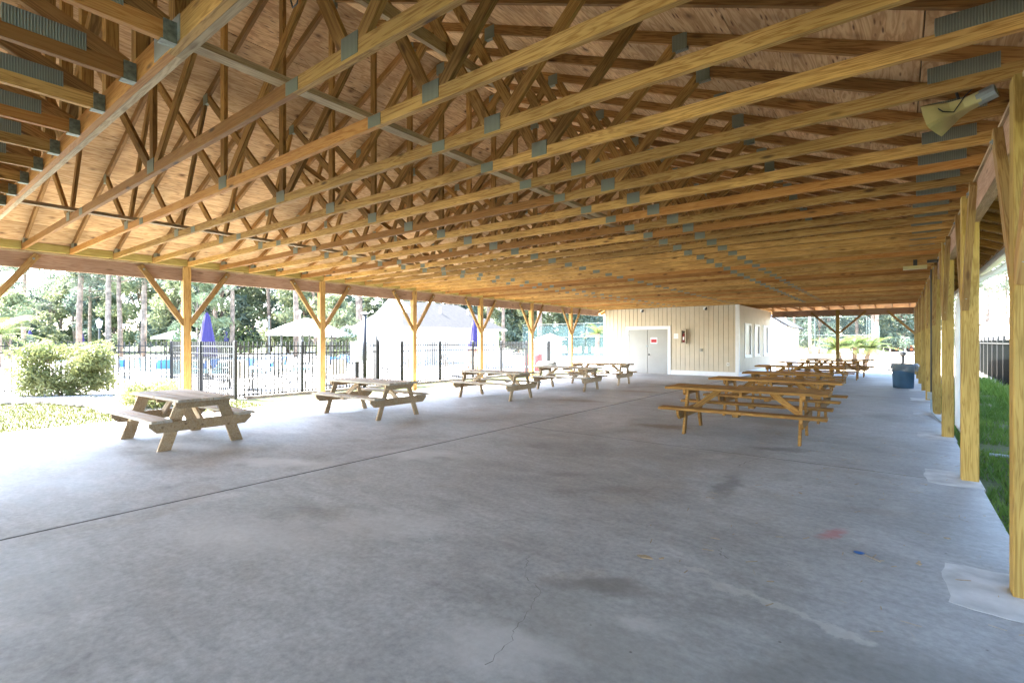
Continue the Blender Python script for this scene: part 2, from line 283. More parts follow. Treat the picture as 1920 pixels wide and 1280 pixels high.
M['screen'] = see_through('green_windscreen', (0.022, 0.065, 0.065), 0.5)
M['chain'] = see_through('chain_link', (0.05, 0.08, 0.08), 0.10)
M['sling'] = plain('cream_sling', (0.62, 0.56, 0.46), 0.8, var=0.05)
M['orange'] = plain('orange_paint', (0.45, 0.10, 0.02), 0.4); M['tyre'] = plain('tyre_rubber', (0.03, 0.03, 0.03), 0.8)
M['grey_stone'] = plain('cast_concrete', (0.36, 0.37, 0.36), 0.85, var=0.15, scale=6)
M['fence_panel'] = plain('dark_green_fence_panel', (0.0025, 0.004, 0.004), 0.7, var=0.12, scale=3, spec=0.04)
M['hose'] = plain('pale_hose', (0.30, 0.38, 0.42), 0.5); M['blue'] = plain('blue_plastic', (0.03, 0.14, 0.42), 0.4)
M['leaf_dry'] = plain('dry_leaf', (0.40, 0.31, 0.20), 0.8, var=0.2, scale=30)

# ---------------------------------------------------------------- geometry helpers
WM = {}
def link(name, data, mat4=Matrix(), parent=None):
    o = bpy.data.objects.new(name, data); COL.objects.link(o)
    WM[o.name] = mat4.copy()
    if parent is not None:
        o.parent = parent; o.matrix_basis = WM[parent.name].inverted() @ mat4
    else:
        o.matrix_basis = mat4
    return o
def tag(o, label=None, cat=None, group=None, kind=None):
    if label: o['label'] = label
    if cat: o['category'] = cat
    if group: o['group'] = group
    if kind: o['kind'] = kind
    return o
def empty(name, loc=(0, 0, 0), rz=0.0, parent=None):
    o = link(name, None, Matrix.Translation(loc) @ Matrix.Rotation(rz, 4, 'Z'), parent); o.empty_display_size = 0.2
    return o
class MB:
    def __init__(s): s.v = []; s.f = []
    def add(s, vs, fs):
        n = len(s.v); s.v += [tuple(p) for p in vs]; s.f += [tuple(i + n for i in f) for f in fs]; return s
    def box(s, x0, x1, y0, y1, z0, z1):
        return s.add([(x0, y0, z0), (x1, y0, z0), (x1, y1, z0), (x0, y1, z0), (x0, y0, z1), (x1, y0, z1), (x1, y1, z1), (x0, y1, z1)],
                     [(3, 2, 1, 0), (4, 5, 6, 7), (0, 1, 5, 4), (1, 2, 6, 5), (2, 3, 7, 6), (3, 0, 4, 7)])
    def prism(s, poly, axis, a0, a1):
        def P(u, w, a): return {'X': (a, u, w), 'Y': (u, a, w), 'Z': (u, w, a)}[axis]
        n = len(poly); vs = [P(u, w, a0) for u, w in poly] + [P(u, w, a1) for u, w in poly]
        fs = [tuple(range(n))[::-1], tuple(range(n, 2 * n))] + [(i, (i + 1) % n, n + (i + 1) % n, n + i) for i in range(n)]
        return s.add(vs, fs)
    def tube(s, pts, r, n=8, cap=True):
        pts = [Vector(p) for p in pts]; rings = []
        for i, p in enumerate(pts):
            d = (pts[min(i + 1, len(pts) - 1)] - pts[max(i - 1, 0)]).normalized()
            a = d.orthogonal().normalized() if i == 0 else (pa - d * pa.dot(d)).normalized()
            pa = a; b = d.cross(a); rr = r[i] if isinstance(r, (list, tuple)) else r
            rings.append([p + (a * math.cos(t) + b * math.sin(t)) * rr for t in [2 * math.pi * k / n for k in range(n)]])
        vs = [q for ring in rings for q in ring]; fs = []
        for i in range(len(rings) - 1):
            for k in range(n): fs.append((i * n + k, i * n + (k + 1) % n, (i + 1) * n + (k + 1) % n, (i + 1) * n + k))
        if cap: fs += [tuple(range(n))[::-1], tuple(range((len(rings) - 1) * n, len(rings) * n))]
        return s.add(vs, fs)
    def lathe(s, prof, n=20, c=(0, 0)):
        vs = []; fs = []
        for r, z in prof: vs += [(c[0] + r * math.cos(2 * math.pi * k / n), c[1] + r * math.sin(2 * math.pi * k / n), z) for k in range(n)]
        for i in range(len(prof) - 1):
            for k in range(n): fs.append((i * n + k, i * n + (k + 1) % n, (i + 1) * n + (k + 1) % n, (i + 1) * n + k))
        fs += [tuple(range(n))[::-1], tuple(range((len(prof) - 1) * n, len(prof) * n))]
        return s.add(vs, fs)
    def mesh(s, name, mat, smooth=False):
        me = bpy.data.meshes.new(name); me.from_pydata(s.v, [], s.f); me.materials.append(M[mat] if isinstance(mat, str) else mat)
        if smooth:
            for p in me.polygons: p.use_smooth = True
        me.update(); return me
    def build(s, name, mat, parent=None, mat4=Matrix(), smooth=False):
        return link(name, s.mesh(name, mat, smooth), mat4, parent)
BOXES = {}
def boxmesh(name, l, w, t, mat, bev=0.0):
    """board: length along X, thickness along Y, width along Z"""
    key = (round(l, 3), round(w, 4), round(t, 4), mat, bev)
    if key not in BOXES:
        mb = MB().box(-l / 2, l / 2, -t / 2, t / 2, -w / 2, w / 2); me = mb.mesh(name, mat)
        if bev > 0:
            bm = bmesh.new(); bm.from_mesh(me); bmesh.ops.bevel(bm, geom=bm.edges[:], offset=bev, segments=1, affect='EDGES'); bm.to_mesh(me); bm.free()
        BOXES[key] = me
    return BOXES[key]
def frame(p0, p1, up=(0, 0, 1)):
    p0 = Vector(p0); p1 = Vector(p1); x = (p1 - p0).normalized(); u = Vector(up)
    if abs(x.dot(u)) > 0.98: u = Vector((1, 0, 0))
    y = u.cross(x).normalized(); z = x.cross(y).normalized(); c = (p0 + p1) / 2
    return Matrix(((x.x, y.x, z.x, c.x), (x.y, y.y, z.y, c.y), (x.z, y.z, z.z, c.z), (0, 0, 0, 1))), (p1 - p0).length
def board(name, p0, p1, w, t, mat, parent, up=(0, 0, 1), bev=0.0, T=None):
    F, l = frame(p0, p1, up)
    return link(name, boxmesh(name, l, w, t, mat, bev), (T @ F) if T is not None else F, parent)

# ---------------------------------------------------------------- setting: ground
g = MB().add([(-600, -600, -0.10), (600, -600, -0.10), (600, 900, -0.10), (-600, 900, -0.10)], [(0, 1, 2, 3)])
tag(g.build('ground', 'lawn'), kind='structure')
tag(MB().box(-70, -13.75, 6.25, 60, -0.2, -0.085).build('pool_deck', 'deck'), kind='structure')
tag(MB().box(-70, -20.0, -20, 6.25, -0.2, -0.088).build('pool_walk', 'deck'), kind='structure')
tag(MB().add([(-60, 9, -0.075), (-27, 9, -0.075), (-25, 11.5, -0.075), (-25, 16, -0.075), (-60, 16, -0.075)], [(0, 1, 2, 3, 4)]).build('pool_water', 'water'), kind='structure')
tag(MB().add([(-30, 28.6, -0.094), (30, 28.6, -0.094), (60, 130, -0.094), (-60, 130, -0.094)], [(0, 1, 2, 3)]).build('dirt_yard', 'dirt'), kind='structure')
bedp = [(-20, 1.5), (-17.6, 2.0), (-16.6, 3.0), (-15.2, 3.3), (-13.4, 3.2), (-13.0, 4.6), (-13.7, 6.0), (-19.8, 5.9)]
tag(MB().prism(bedp, 'Z', -0.2, -0.08).build('gravel_bed', 'gravel'), kind='structure')
# floor slabs with open joints
floor = tag(empty('pavilion_floor', (-5, 8, -0.1)), kind='structure')
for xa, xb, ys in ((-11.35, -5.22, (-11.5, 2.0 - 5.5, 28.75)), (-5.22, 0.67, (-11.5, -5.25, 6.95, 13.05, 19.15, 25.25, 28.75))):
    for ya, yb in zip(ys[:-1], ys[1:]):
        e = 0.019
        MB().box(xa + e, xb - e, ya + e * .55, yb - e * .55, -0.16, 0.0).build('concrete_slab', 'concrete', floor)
MB().box(-5.2385, -5.2015, -11.4, 28.7, -0.15, -0.002).build('joint_filler', 'joint', floor)
for y in (6.95, 13.05, 19.15, 25.25): MB().box(-5.2005, 0.66, y - .0102, y + .0102, -0.15, -0.001).build('joint_filler', 'joint', floor)
def flat(name, pts, mat, z0=0.0, z1=0.004, parent=floor): return MB().prism(pts, 'Z', z0, z1).build(name, mat, parent)
S = 3.048; Y0 = 4.08
for r_ in range(9):
    y = Y0 + r_ * S
    w = 0.30 + 0.05 * math.sin(r_ * 2.1)
    qp = random.Random(r_ + 60); J = lambda: qp.uniform(-.012, .012)
    outline = [(0.22 + J() * .6 + .012 * math.sin(k * 1.1 + r_), y - 0.36 + (w + .34) * k / 7) for k in range(8)][::-1] + [(0.25 + .417 * k / 6, y - 0.40 + J()) for k in range(1, 7)] + [(0.667, y + w)] + [(0.667 - .40 * k / 6, y + w + J()) for k in range(1, 6)]
    flat('footing_patch', outline, 'patch', -0.02, 0.0016)
def blob(cx, cy, rx, ry, rot, n=22, jit=0.22, seed=1):
    q = random.Random(seed); out = []
    for k in range(n):
        a = 2 * math.pi * k / n; rr = 1 + q.uniform(-jit, jit); x = rx * rr * math.cos(a); y = ry * rr * math.sin(a)
        out.append((cx + x * math.cos(rot) - y * math.sin(rot), cy + x * math.sin(rot) + y * math.cos(rot)))
    return out
def crack(pts, w):
    v = []; q = random.Random(5)
    P = [Vector((*p, 0)) for p in pts]; dense = []
    for a, b_ in zip(P[:-1], P[1:]):
        for k in range(6):
            t = k / 6; p = a.lerp(b_, t); dense.append(p + Vector((q.uniform(-.012, .012), q.uniform(-.012, .012), 0)))
    mb = MB()
    for a, b_ in zip(dense[:-1], dense[1:]):
        d = (b_ - a).normalized(); nrm = Vector((-d.y, d.x, 0)) * w * q.uniform(0.3, 1.2) / 2
        mb.add([a + nrm + Vector((0, 0, .0015)), a - nrm + Vector((0, 0, .0015)), b_ - nrm + Vector((0, 0, .0015)), b_ + nrm + Vector((0, 0, .0015))], [(0, 1, 2, 3)])
    return mb.build('crack', 'crack', floor)
crack([(-2.01, 2.78), (-1.93, 2.66), (-1.84, 2.52), (-1.66, 2.42), (-1.61, 2.29), (-1.56, 2.10), (-1.50, 1.93), (-1.46, 1.66)], 0.0035)
crack([(-9.9, 6.2), (-9.0, 5.7), (-8.2, 5.6)], 0.008)
crack([(-0.9, 7.7), (-1.3, 7.3), (-1.45, 6.6), (-1.50, 6.2)], 0.008)
crack([(-0.2, 10.4), (0.2, 10.2), (0.45, 10.1)], 0.014)
crack([(-1.0, 3.7), (-0.98, 3.6), (-0.9, 3.55)], 0.006)

# ---------------------------------------------------------------- the pavilion
XC = -5.42; ZC = 2.977; PITCH = 0.4167; TH = 6.02
def ztc(x): return 3.07 + PITCH * (TH - abs(x - XC))
pav = tag(empty('picnic_pavilion', (-5.42, 15, 0)), 'long open timber picnic pavilion with exposed roof trusses over a concrete floor', 'pavilion')
PX_L = (-11.66, -11.52); PX_R = (0.513, 0.653)
def post(x0, y, mat, side, braces=(-1, 1)):
    xc = x0 + 0.07
    p = link('post', boxmesh('post', ZC - 0.004 + 0.2, 0.14, 0.14, mat, 0.006), Matrix.Translation((xc, y, (ZC - 0.2) / 2)) @ Matrix.Rotation(R(90), 4, 'Y'), pav)
    xb = xc + side * 0.040
    for sgn in braces:
        board('brace', (xb, y + sgn * 0.045, 1.80), (xb, y + sgn * 0.80, 2.92), 0.098, 0.056, 'brace', p, up=(0, -sgn, 1), bev=0.004)
        MB().lathe([(0.020, 0), (0.020, 0.006), (0.010, 0.006), (0.010, 0.016)], 8).build('bolt', 'steel', p, Matrix.Translation((xb + side * 0.028, y + sgn * 0.745, 2.845)) @ Matrix.Rotation(R(90 * side), 4, 'Y'))
        MB().lathe([(0.024, 0), (0.024, 0.006), (0.012, 0.006), (0.012, 0.018)], 8).build('bolt', 'steel', p, Matrix.Translation((xb, y + sgn * 0.15, 1.90)) @ Matrix.Rotation(R(90 * (1 if sgn < 0 else -1)), 4, 'X'))
    return p
for k in range(-3, 6): post(PX_L[0], Y0 + k * S, 'post', 1)
for k in range(-3, 9): post(PX_R[0], Y0 + k * S, 'post_green', -1, (-1, 1) if k < 8 else (-1,))
# wall beams: double planks butted over the posts
def beam_run(x_in, x_out, ya, yb, z0, z1):
    seg = [ya]
    y = ya
    while y < yb - 0.1:
        y2 = min(yb, y + 2 * S); w = (x_out - x_in) / 2
        for a, b_, off in ((x_in, x_in + w - 0.001, 0), (x_in + w + 0.001, x_out, S)):
            board('beam', ((a + b_) / 2, y + 0.002, (z0 + z1) / 2), ((a + b_) / 2, y2 - 0.002, (z0 + z1) / 2), z1 - z0, abs(b_ - a), 'beam', pav)
        y = y2
beam_run(-11.575, -11.663, Y0 - 3 * S - 0.3, 21.9, 2.69, 2.945)
beam_run(0.568, 0.656, Y0 - 3 * S - 0.3, Y0 + 8 * S + 0.07, 2.69, 2.945)
# pale sill plate on top of the left beam, blocking at the eaves
board('sill_plate', (-11.60, -5, 2.960), (-11.60, 21.9, 2.960), 0.026, 0.135, 'pale', pav)
board('sill_plate', (0.60, -5, 2.960), (0.60, 28.4, 2.960), 0.026, 0.10, 'pale', pav)
for i in range(-5, 34):
    y = Y0 + i * 0.6096
    board('blocking', (-11.47, y + 0.025, 3.045), (-11.47, y + 0.585, 3.045), 0.13, 0.038, 'block', pav)
    board('blocking', (0.63, y + 0.025, 3.045), (0.63, y + 0.585, 3.045), 0.12, 0.038, 'block', pav)

CH = 0.090
nodesB = {'C': XC - 3.0, 'A': XC, 'B': XC + 3.05}
webs = []
def top(xo): return (XC + xo, ztc(XC + xo))
Wdef = [((nodesB['C'] - 0.06, 3.05), top(-4.0)), ((nodesB['C'] + 0.05, 3.05), top(-2.02)), ((XC - 0.07, 3.05), top(-1.98)), ((XC, 3.06), (XC, 5.50)),
        ((XC + 0.07, 3.05), top(1.98)), ((nodesB['B'] - 0.05, 3.05), top(2.02)), ((nodesB['B'] + 0.06, 3.05), top(4.0))]
def truss(T, near=True, cut=False):
    """roof truss in its own plane (local X across, local Y thickness), placed by T"""
    tr = link('roof_truss', None, T, pav); tr.empty_display_size = 0.2
    sp = 2.47
    board('bottom_chord', (XC - 6.10, 0, ZC + CH / 2), (XC + sp, 0, ZC + CH / 2), CH, 0.040, 'truss', tr, T=T)
    board('bottom_chord', (XC + sp + .001, 0, ZC + CH / 2), (XC + 6.10, 0, ZC + CH / 2), CH, 0.040, 'truss', tr, T=T)
    for s_ in (-1, 1):
        tail = 6.06 if (cut and s_ > 0) else 6.60
        board('top_chord', (XC + s_ * tail, 0, ztc(XC + tail)), (XC + s_ * 0.02, 0, ztc(XC)), CH, 0.038, 'rafter', tr, T=T)
    for n_, ((xa, za), (xb, zb)) in enumerate(Wdef):
        board('web', (xa, 0, za), (xb, 0, zb), 0.086, 0.036 - 0.0015 * (n_ % 3), 'web', tr, T=T)
    pl = [(nodesB['C'], ZC + 0.075, 0.14, 0.11), (XC, ZC + 0.08, 0.17, 0.12), (nodesB['B'], ZC + 0.08, 0.15, 0.12), (XC + sp, ZC + 0.045, 0.14, 0.082), (XC - 2.4, ZC + 0.045, 0.13, 0.082),
          (XC - 4.0, ztc(XC - 4.0) - 0.03, 0.11, 0.13), (XC - 2.0, ztc(XC - 2) - 0.03, 0.13, 0.13), (XC, ztc(XC) - 0.06, 0.16, 0.15), (XC + 2.0, ztc(XC + 2) - 0.03, 0.13, 0.13), (XC + 4.0, ztc(XC + 4) - 0.03, 0.12, 0.13)]
    heel = [(XC - 5.86, 3.105, 0.18, 0.07), (XC + 5.72, 3.10, 0.33, 0.095)]
    if near:
        for x, z, l, h in pl + heel:
            link('connector_plate', boxmesh('connector_plate', l, h, 0.046, 'plate'), T @ Matrix.Translation((x + rnd.uniform(-.015, .015), 0, z)), tr)
    else:
        mb = MB()
        for x, z, l, h in pl[:5] + heel: mb.box(x - l / 2, x + l / 2, -.023, .023, z - h / 2, z + h / 2)
        tag(mb.build('connector_plates', 'plate', tr, T), kind='stuff')
    return tr
for i in range(-4, 31):
    y = Y0 + i * 0.6096
    truss(Matrix.Translation((0, y, 0)), near=(y < 11.5))
# hip end: stepped trusses, then short jacks to the end beam
YE = Y0 + 8 * S
for i in range(31, 36):
    y = Y0 + i * 0.6096; T = Matrix.Translation((0, y, 0)); zt = 3.07 + PITCH * (YE + 0.07 - y); dx = TH - (YE + 0.07 - y)
    tr = link('hip_truss', None, T, pav)
    board('bottom_chord', (XC - 6.10, 0, ZC + CH / 2), (XC + 6.10, 0, ZC + CH / 2), CH, 0.040, 'truss', tr, T=T)
    for s_ in (-1, 1): board('top_chord', (XC + s_ * 6.60, 0, ztc(XC + 6.60)), (XC + s_ * dx, 0, zt), CH, 0.038, 'truss', tr, T=T)
    board('top_chord', (XC - dx, 0, zt), (XC + dx, 0, zt), CH, 0.037, 'truss', tr, T=T)
    for x in (-4, -2, 0, 2, 4): board('web', (XC + x, 0, 3.05), (XC + x, 0, min(zt, ztc(XC + x))), 0.086, 0.036, 'web', tr, T=T)
yj = Y0 + 35 * 0.6096
for k in range(20):
    x = 0.35 - k * 0.61
    if x < -11.4: break
    board('jack_chord', (x, yj + 0.025, ZC + CH / 2), (x, YE + 0.1, ZC + CH / 2), CH, 0.038, 'truss', pav)
    board('jack_rafter', (x, yj + 0.025, 3.07 + PITCH * (YE + 0.07 - yj)), (x, YE + 0.58, 3.07 - PITCH * 0.51), CH, 0.036, 'truss', pav)
board('beam', (-5.15, YE, 2.81), (0.50, YE, 2.81), 0.27, 0.08, 'beam', pav)
board('sill_plate', (-5.15, YE, 2.960), (0.56, YE, 2.960), 0.026, 0.12, 'pale', pav)
ep = link('post', boxmesh('post', ZC - 0.05 + 0.2, 0.14, 0.14, 'post_green', 0.006), Matrix.Translation((-2.33, YE - 0.11, (ZC - 0.25) / 2)) @ Matrix.Rotation(R(90), 4, 'Y'), pav)
for s_ in (-1, 1): board('brace', (-2.33 + s_ * 0.05, YE - 0.075, 1.85), (-2.33 + s_ * 1.10, YE - 0.075, 2.86), 0.095, 0.056, 'brace', ep, up=(-s_, 0, 1))
board('brace', (0.53, YE - 0.075, 1.80), (-0.45, YE - 0.075, 2.84), 0.095, 0.056, 'brace', pav, up=(1, 0, 1))
# girder truss and the wing that frames into it above the viewer
YG = Y0 - 5 * 0.6096
gt = link('girder_truss', None, Matrix.Translation((0, YG, 0)), pav)
for dy in (-0.021, 0.021):
    T = Matrix.Translation((0, YG + dy, 0))
    board('bottom_chord', (XC - 6.10, 0, ZC + 0.07), (XC + 2.35, 0, ZC + 0.07), 0.14, 0.040, 'pale' if dy > 0 else 'truss', gt, T=T)
    board('bottom_chord', (XC + 2.352, 0, ZC + 0.07), (XC + 6.10, 0, ZC + 0.07), 0.14, 0.040, 'pale' if dy > 0 else 'truss', gt, T=T)
    for s_ in (-1, 1): board('top_chord', (XC + s_ * 6.60, 0, ztc(XC + 6.60)), (XC + s_ * 0.02, 0, ztc(XC)), CH, 0.038, 'rafter', gt, T=T)
for k in range(-9, 10):
    x = XC + k * 0.6; board('stud', (x, YG, 3.12), (x, YG, ztc(x) - 0.02), 0.085, 0.072, 'web', gt, up=(1, 0, 0))
for s_ in (-1, 1):
    for (xa, xb) in ((3.0, 4.0), (3.0, 2.0), (0.0, 2.0)):
        board('web', (XC + s_ * xa, YG, 3.10), (XC + s_ * xb, YG, ztc(XC + xb)), 0.086, 0.066, 'web', gt)
link('connector_plate', boxmesh('connector_plate', 0.36, 0.13, 0.09, 'steel'), Matrix.Translation((XC + 2.35, YG, ZC + 0.075)), gt)
for k in range(-5, 14):
    x = -2.95 - 0.618 * k
    T = Matrix.Translation((x, YG - 0.05 - 6.10, 0)) @ Matrix.Rotation(R(90), 4, 'Z') @ Matrix.Translation((-XC, 0, 0))
    truss(T, near=True, cut=True)
    h = MB(); h.box(-.031, -.0235, -.06, 0, -.004, .10); h.box(.0235, .031, -.06, 0, -.004, .10); h.box(-.031, .031, -.07, 0, -.009, -.004)
    h.build('joist_hanger', 'hanger', pav, Matrix.Translation((x, YG - 0.045, ZC)))
# lateral bracing laid over the chords
def lat(x, y0, y1, z=None): board('lateral_brace', (x, y0, z or ZC + CH + 0.021), (x, y1, z or ZC + CH + 0.021), 0.040, 0.089, 'pale', pav)
lat(-3.08, 1.05, 6.0); lat(-3.20, 5.4, 11.0); lat(-3.08, 10.6, 17); lat(-3.2, 16.5, 22)
lat(-8.12, 1.05, 5.9); lat(-8.24, 5.3, 11.2); lat(-8.12, 10.8, 17); lat(-8.24, 16.5, 21.5)
board('diagonal_brace', (-2.2, 1.2, 3.25), (-3.6, 4.6, 4.35), 0.089, 0.038, 'pale', pav)
board('diagonal_brace', (-7.4, 4.0, 4.3), (-8.6, 8.0, 3.4), 0.089, 0.038, 'web', pav)

# roof sheathing panels
deck = empty('roof_deck', (XC, 10, 3.1), parent=pav)
CA = 1 / math.sqrt(1 + PITCH ** 2); OFFZ = CH / 2 / CA + 0.004; EAVE = 6.66
def zdeck(a): return 3.07 + PITCH * (TH - a) + OFFZ      # a: horizontal distance from ridge
def sheet(pts, th=0.014, nm='plywood_panel', mat='ply'):
    P = [Vector(p) for p in pts]; o = sum(P, Vector()) / len(P)
    x = Vector((0, 1, 0)) if abs((P[1] - P[0]).normalized().y) > 0.5 else (P[1] - P[0]).normalized()
    n = (P[1] - P[0]).cross(P[2] - P[0]).normalized()
    if n.z < 0: n = -n
    x = (x - n * x.dot(n)).normalized(); y = n.cross(x)
    Mx = Matrix(((x.x, y.x, n.x, o.x), (x.y, y.y, n.y, o.y), (x.z, y.z, n.z, o.z), (0, 0, 0, 1)))
    L = [((p - o).dot(x), (p - o).dot(y)) for p in P]
    MB().prism(L, 'Z', 0.0, th).build(nm, mat, deck, Mx)
rows = []; a = EAVE
while a > 0.05:
    b_ = max(0.0, a - 1.22 * CA); rows.append((a, b_)); a = b_
def valley(a_): return YG + 0.0 - max(0.0, TH - a_)
YH = YE + 0.07 - TH
for s_ in (-1, 1):
    for ri, (a, b_) in enumerate(rows):
        y = -0.2 + (1.22 if ri % 2 else 0)
        ys = [y + 2.44 * k for k in range(0, 12)]
        ca, cb = a - 0.004, b_ + 0.004
        def hipend(v): return YH + min(v, TH + 0.64)
        segs = [(valley(ca), valley(cb), ys[0] if ys[0] > 1.2 else ys[1])]
        sy = segs[0][2]
        while True:
            e = sy + 2.44; ea, eb = hipend(ca), hipend(cb)
            if e >= eb:
                segs.append((sy, sy, None)); break
            segs.append((sy, sy, e)); sy = e
        for (sa, sb, e) in segs:
            e1, e2 = (hipend(ca), hipend(cb)) if e is None else (e, e)
            if e is None and min(e1, e2) - sa < 0.02: e1 = max(e1, sa + 0.05); e2 = max(e2, sa + 0.02)
            sheet([(XC + s_ * ca, sa + .004, zdeck(ca)), (XC + s_ * ca, e1 - .004, zdeck(ca)), (XC + s_ * cb, e2 - .004, zdeck(cb)), (XC + s_ * cb, sb + .004, zdeck(cb))])
# hip end panels and wing panels
for (a, b_) in rows:
    ca, cb = a - 0.004, b_ + 0.004; xs = [-EAVE, -2.44, 0, 2.44, EAVE]
    for xa, xb in zip(xs[:-1], xs[1:]):
        def cl(x, lim): return max(-lim, min(lim, x))
        pa = [(XC + cl(xa, ca), YH + ca, zdeck(ca)), (XC + cl(xb, ca), YH + ca, zdeck(ca)), (XC + cl(xb, cb), YH + cb, zdeck(cb)), (XC + cl(xa, cb), YH + cb, zdeck(cb))]
        if abs(pa[1][0] - pa[0][0]) < 0.05: continue
        if abs(pa[2][0] - pa[3][0]) < 0.03: pa = pa[:3]
        sheet(pa)
YW = YG - TH
for (a, b_) in rows:
    ca, cb = a - 0.004, b_ + 0.004
    for s_ in (-1, 1):
        lo_a, lo_b = min(ca, EAVE), min(cb, EAVE)
        if ca <= TH + 0.7:
            pts = [(XC + s_ * EAVE, YW + ca, zdeck(ca)), (XC + s_ * lo_a, YW + ca, zdeck(ca)), (XC + s_ * lo_b, YW + cb, zdeck(cb)), (XC + s_ * EAVE, YW + cb, zdeck(cb))]
            if abs(pts[0][0] - pts[1][0]) < 0.03: pts = [pts[0], pts[2], pts[3]]
            if s_ < 0 or True: sheet(pts)
    for k in range(-3, 3):
        xa, xb = XC + k * 2.22, XC + (k + 1) * 2.22
        sheet([(xa + .002, YW - ca, zdeck(ca)), (xb - .002, YW - ca, zdeck(ca)), (xb - .002, YW - cb, zdeck(cb)), (xa + .002, YW - cb, zdeck(cb))])
MB().prism([(YW - 6.5, 2.95), (YW + 6.0, 2.95), (YW + 0.1, 5.60), (YW - 0.1, 5.60)], 'X', -12.03, -11.99).build('gable_siding', 'brace', pav)
def skin(pts):
    MB().add([(p[0], p[1], p[2] + 0.03) for p in pts] + [(p[0], p[1], p[2] + 0.045) for p in pts],
             [tuple(range(len(pts)))[::-1], tuple(range(len(pts), 2 * len(pts)))] + [(i, (i + 1) % len(pts), len(pts) + (i + 1) % len(pts), len(pts) + i) for i in range(len(pts))]).build('roof_shingles', 'shingle', pav)
for s_ in (-1, 1):
    skin([(XC + s_ * EAVE, YG - .1, zdeck(EAVE)), (XC + s_ * EAVE, YH + EAVE, zdeck(EAVE)), (XC, YH + .02, zdeck(0)), (XC, YG - TH - .1, zdeck(0)), (XC + s_ * TH, YG - .1, zdeck(TH))])
    skin([(XC + s_ * EAVE, YW + TH + .3, zdeck(TH + .3)), (XC + s_ * EAVE, YW, zdeck(0)), (XC, YW, zdeck(0)), (XC + s_ * (TH + .3), YW + TH + .3, zdeck(TH + .3))])
skin([(XC - EAVE, YH + EAVE, zdeck(EAVE)), (XC + EAVE, YH + EAVE, zdeck(EAVE)), (XC, YH, zdeck(0))])
skin([(XC - EAVE, YW, zdeck(0)), (XC + EAVE, YW, zdeck(0)), (XC + EAVE, YW - EAVE, zdeck(EAVE)), (XC - EAVE, YW - EAVE, zdeck(EAVE))])
# fascia, gutter and downspout on the right eave
board('fascia', (XC + EAVE + 0.02, -6, 2.84), (XC + EAVE + 0.02, YE + 0.6, 2.84), 0.15, 0.03, 'white', pav)
board('fascia', (XC - EAVE - 0.02, -6, 2.84), (XC - EAVE - 0.02, YE + 0.6, 2.84), 0.15, 0.03, 'white', pav)
gut = MB().prism([(1.275, 2.90), (1.275, 2.79), (1.30, 2.78), (1.37, 2.80), (1.39, 2.90), (1.38, 2.90), (1.365, 2.81), (1.285, 2.795), (1.285, 2.90)], 'Y', -6, YE + 0.6).build('gutter', 'white', pav)
MB().tube([(1.33, 10.6, 2.80), (1.33, 10.6, 2.68), (1.27, 10.62, 2.58), (0.90, 10.72, 2.36), (0.78, 10.75, 2.22), (0.75, 10.76, 2.0), (0.75, 10.76, 0.12), (0.80, 10.78, 0.02), (0.98, 10.82, -0.04)], 0.048, 10).build('downspout', 'white', pav, smooth=True)

# ---------------------------------------------------------------- things fixed to the pavilion
hs = empty('horn_loudspeaker', (0.28, 4.42, 2.95)); tag(hs, 'cream horn loudspeaker hung below the roof trusses near the corner post', 'loudspeaker')
def horn_mesh():
    mb = MB(); secs = [(0.0, 0.16, 0.085), (0.06, 0.125, 0.065), (0.12, 0.075, 0.048), (0.18, 0.048, 0.038), (0.26, 0.04, 0.036)]
    n = 12; vs = []; fs = []
    for d, w, h in secs:
        for k in range(n):
            t = 2 * math.pi * k / n; c_, s_ = math.cos(t), math.sin(t); q = 0.35
            vs.append((d, w * math.copysign(abs(c_) ** q, c_), h * math.copysign(abs(s_) ** q, s_)))
    for i in range(len(secs) - 1):
        for k in range(n): fs.append((i * n + k, i * n + (k + 1) % n, (i + 1) * n + (k + 1) % n, (i + 1) * n + k))
    fs.append(tuple(range((len(secs) - 1) * n, len(secs) * n)))
    return mb.add(vs, fs)
HM = Matrix.Translation((0.17, 4.40, 2.93)) @ Matrix.Rotation(R(-18), 4, 'Z') @ Matrix.Rotation(R(-14), 4, 'Y')
horn_mesh().build('horn', 'horn', hs, HM, smooth=False)
MB().tube([(0.24, 0, 0), (0.33, 0, 0)], 0.045, 12).build('driver', 'steel', hs, HM)
MB().tube([(0.16, 0, 0.02), (0.16, 0, 0.12), (0.2, 0.02, 0.2)], 0.008, 6).build('bracket', 'iron', hs, HM)
MB().tube([(0.05, -.1, .06), (0.09, -.12, -.02), (0.13, -.08, -.04), (0.2, -.05, .04), (0.28, -.03, .09)], 0.004, 5).build('cable', 'iron', hs, HM)
lf = empty('strip_light', (0.22, 12, 2.83)); tag(lf, 'small cream fixture under the far trusses beside the right posts', 'light')
MB().box(0.05, 0.40, 11.95, 12.07, 2.80, 2.86).build('housing', 'horn', lf); MB().box(0.40, 0.56, 11.98, 12.04, 2.90, 2.95).build('arm', 'iron', lf); MB().box(0.2, 0.26, 11.98, 12.04, 2.86, 2.975).build('stem', 'iron', lf)
cd = empty('electrical_conduit', (0.50, Y0 + 3 * S - 0.11, 0)); tag(cd, 'dark electrical conduit with a grey outlet box running down a right post', 'conduit')
yc = Y0 + 3 * S - 0.10
MB().tube([(0.50, yc, 2.9), (0.50, yc, 0.42)], 0.014, 8).build('pipe', 'iron', cd)
MB().box(0.44, 0.512, yc - .05, yc + .05, 0.30, 0.44).build('outlet_box', 'steel', cd)
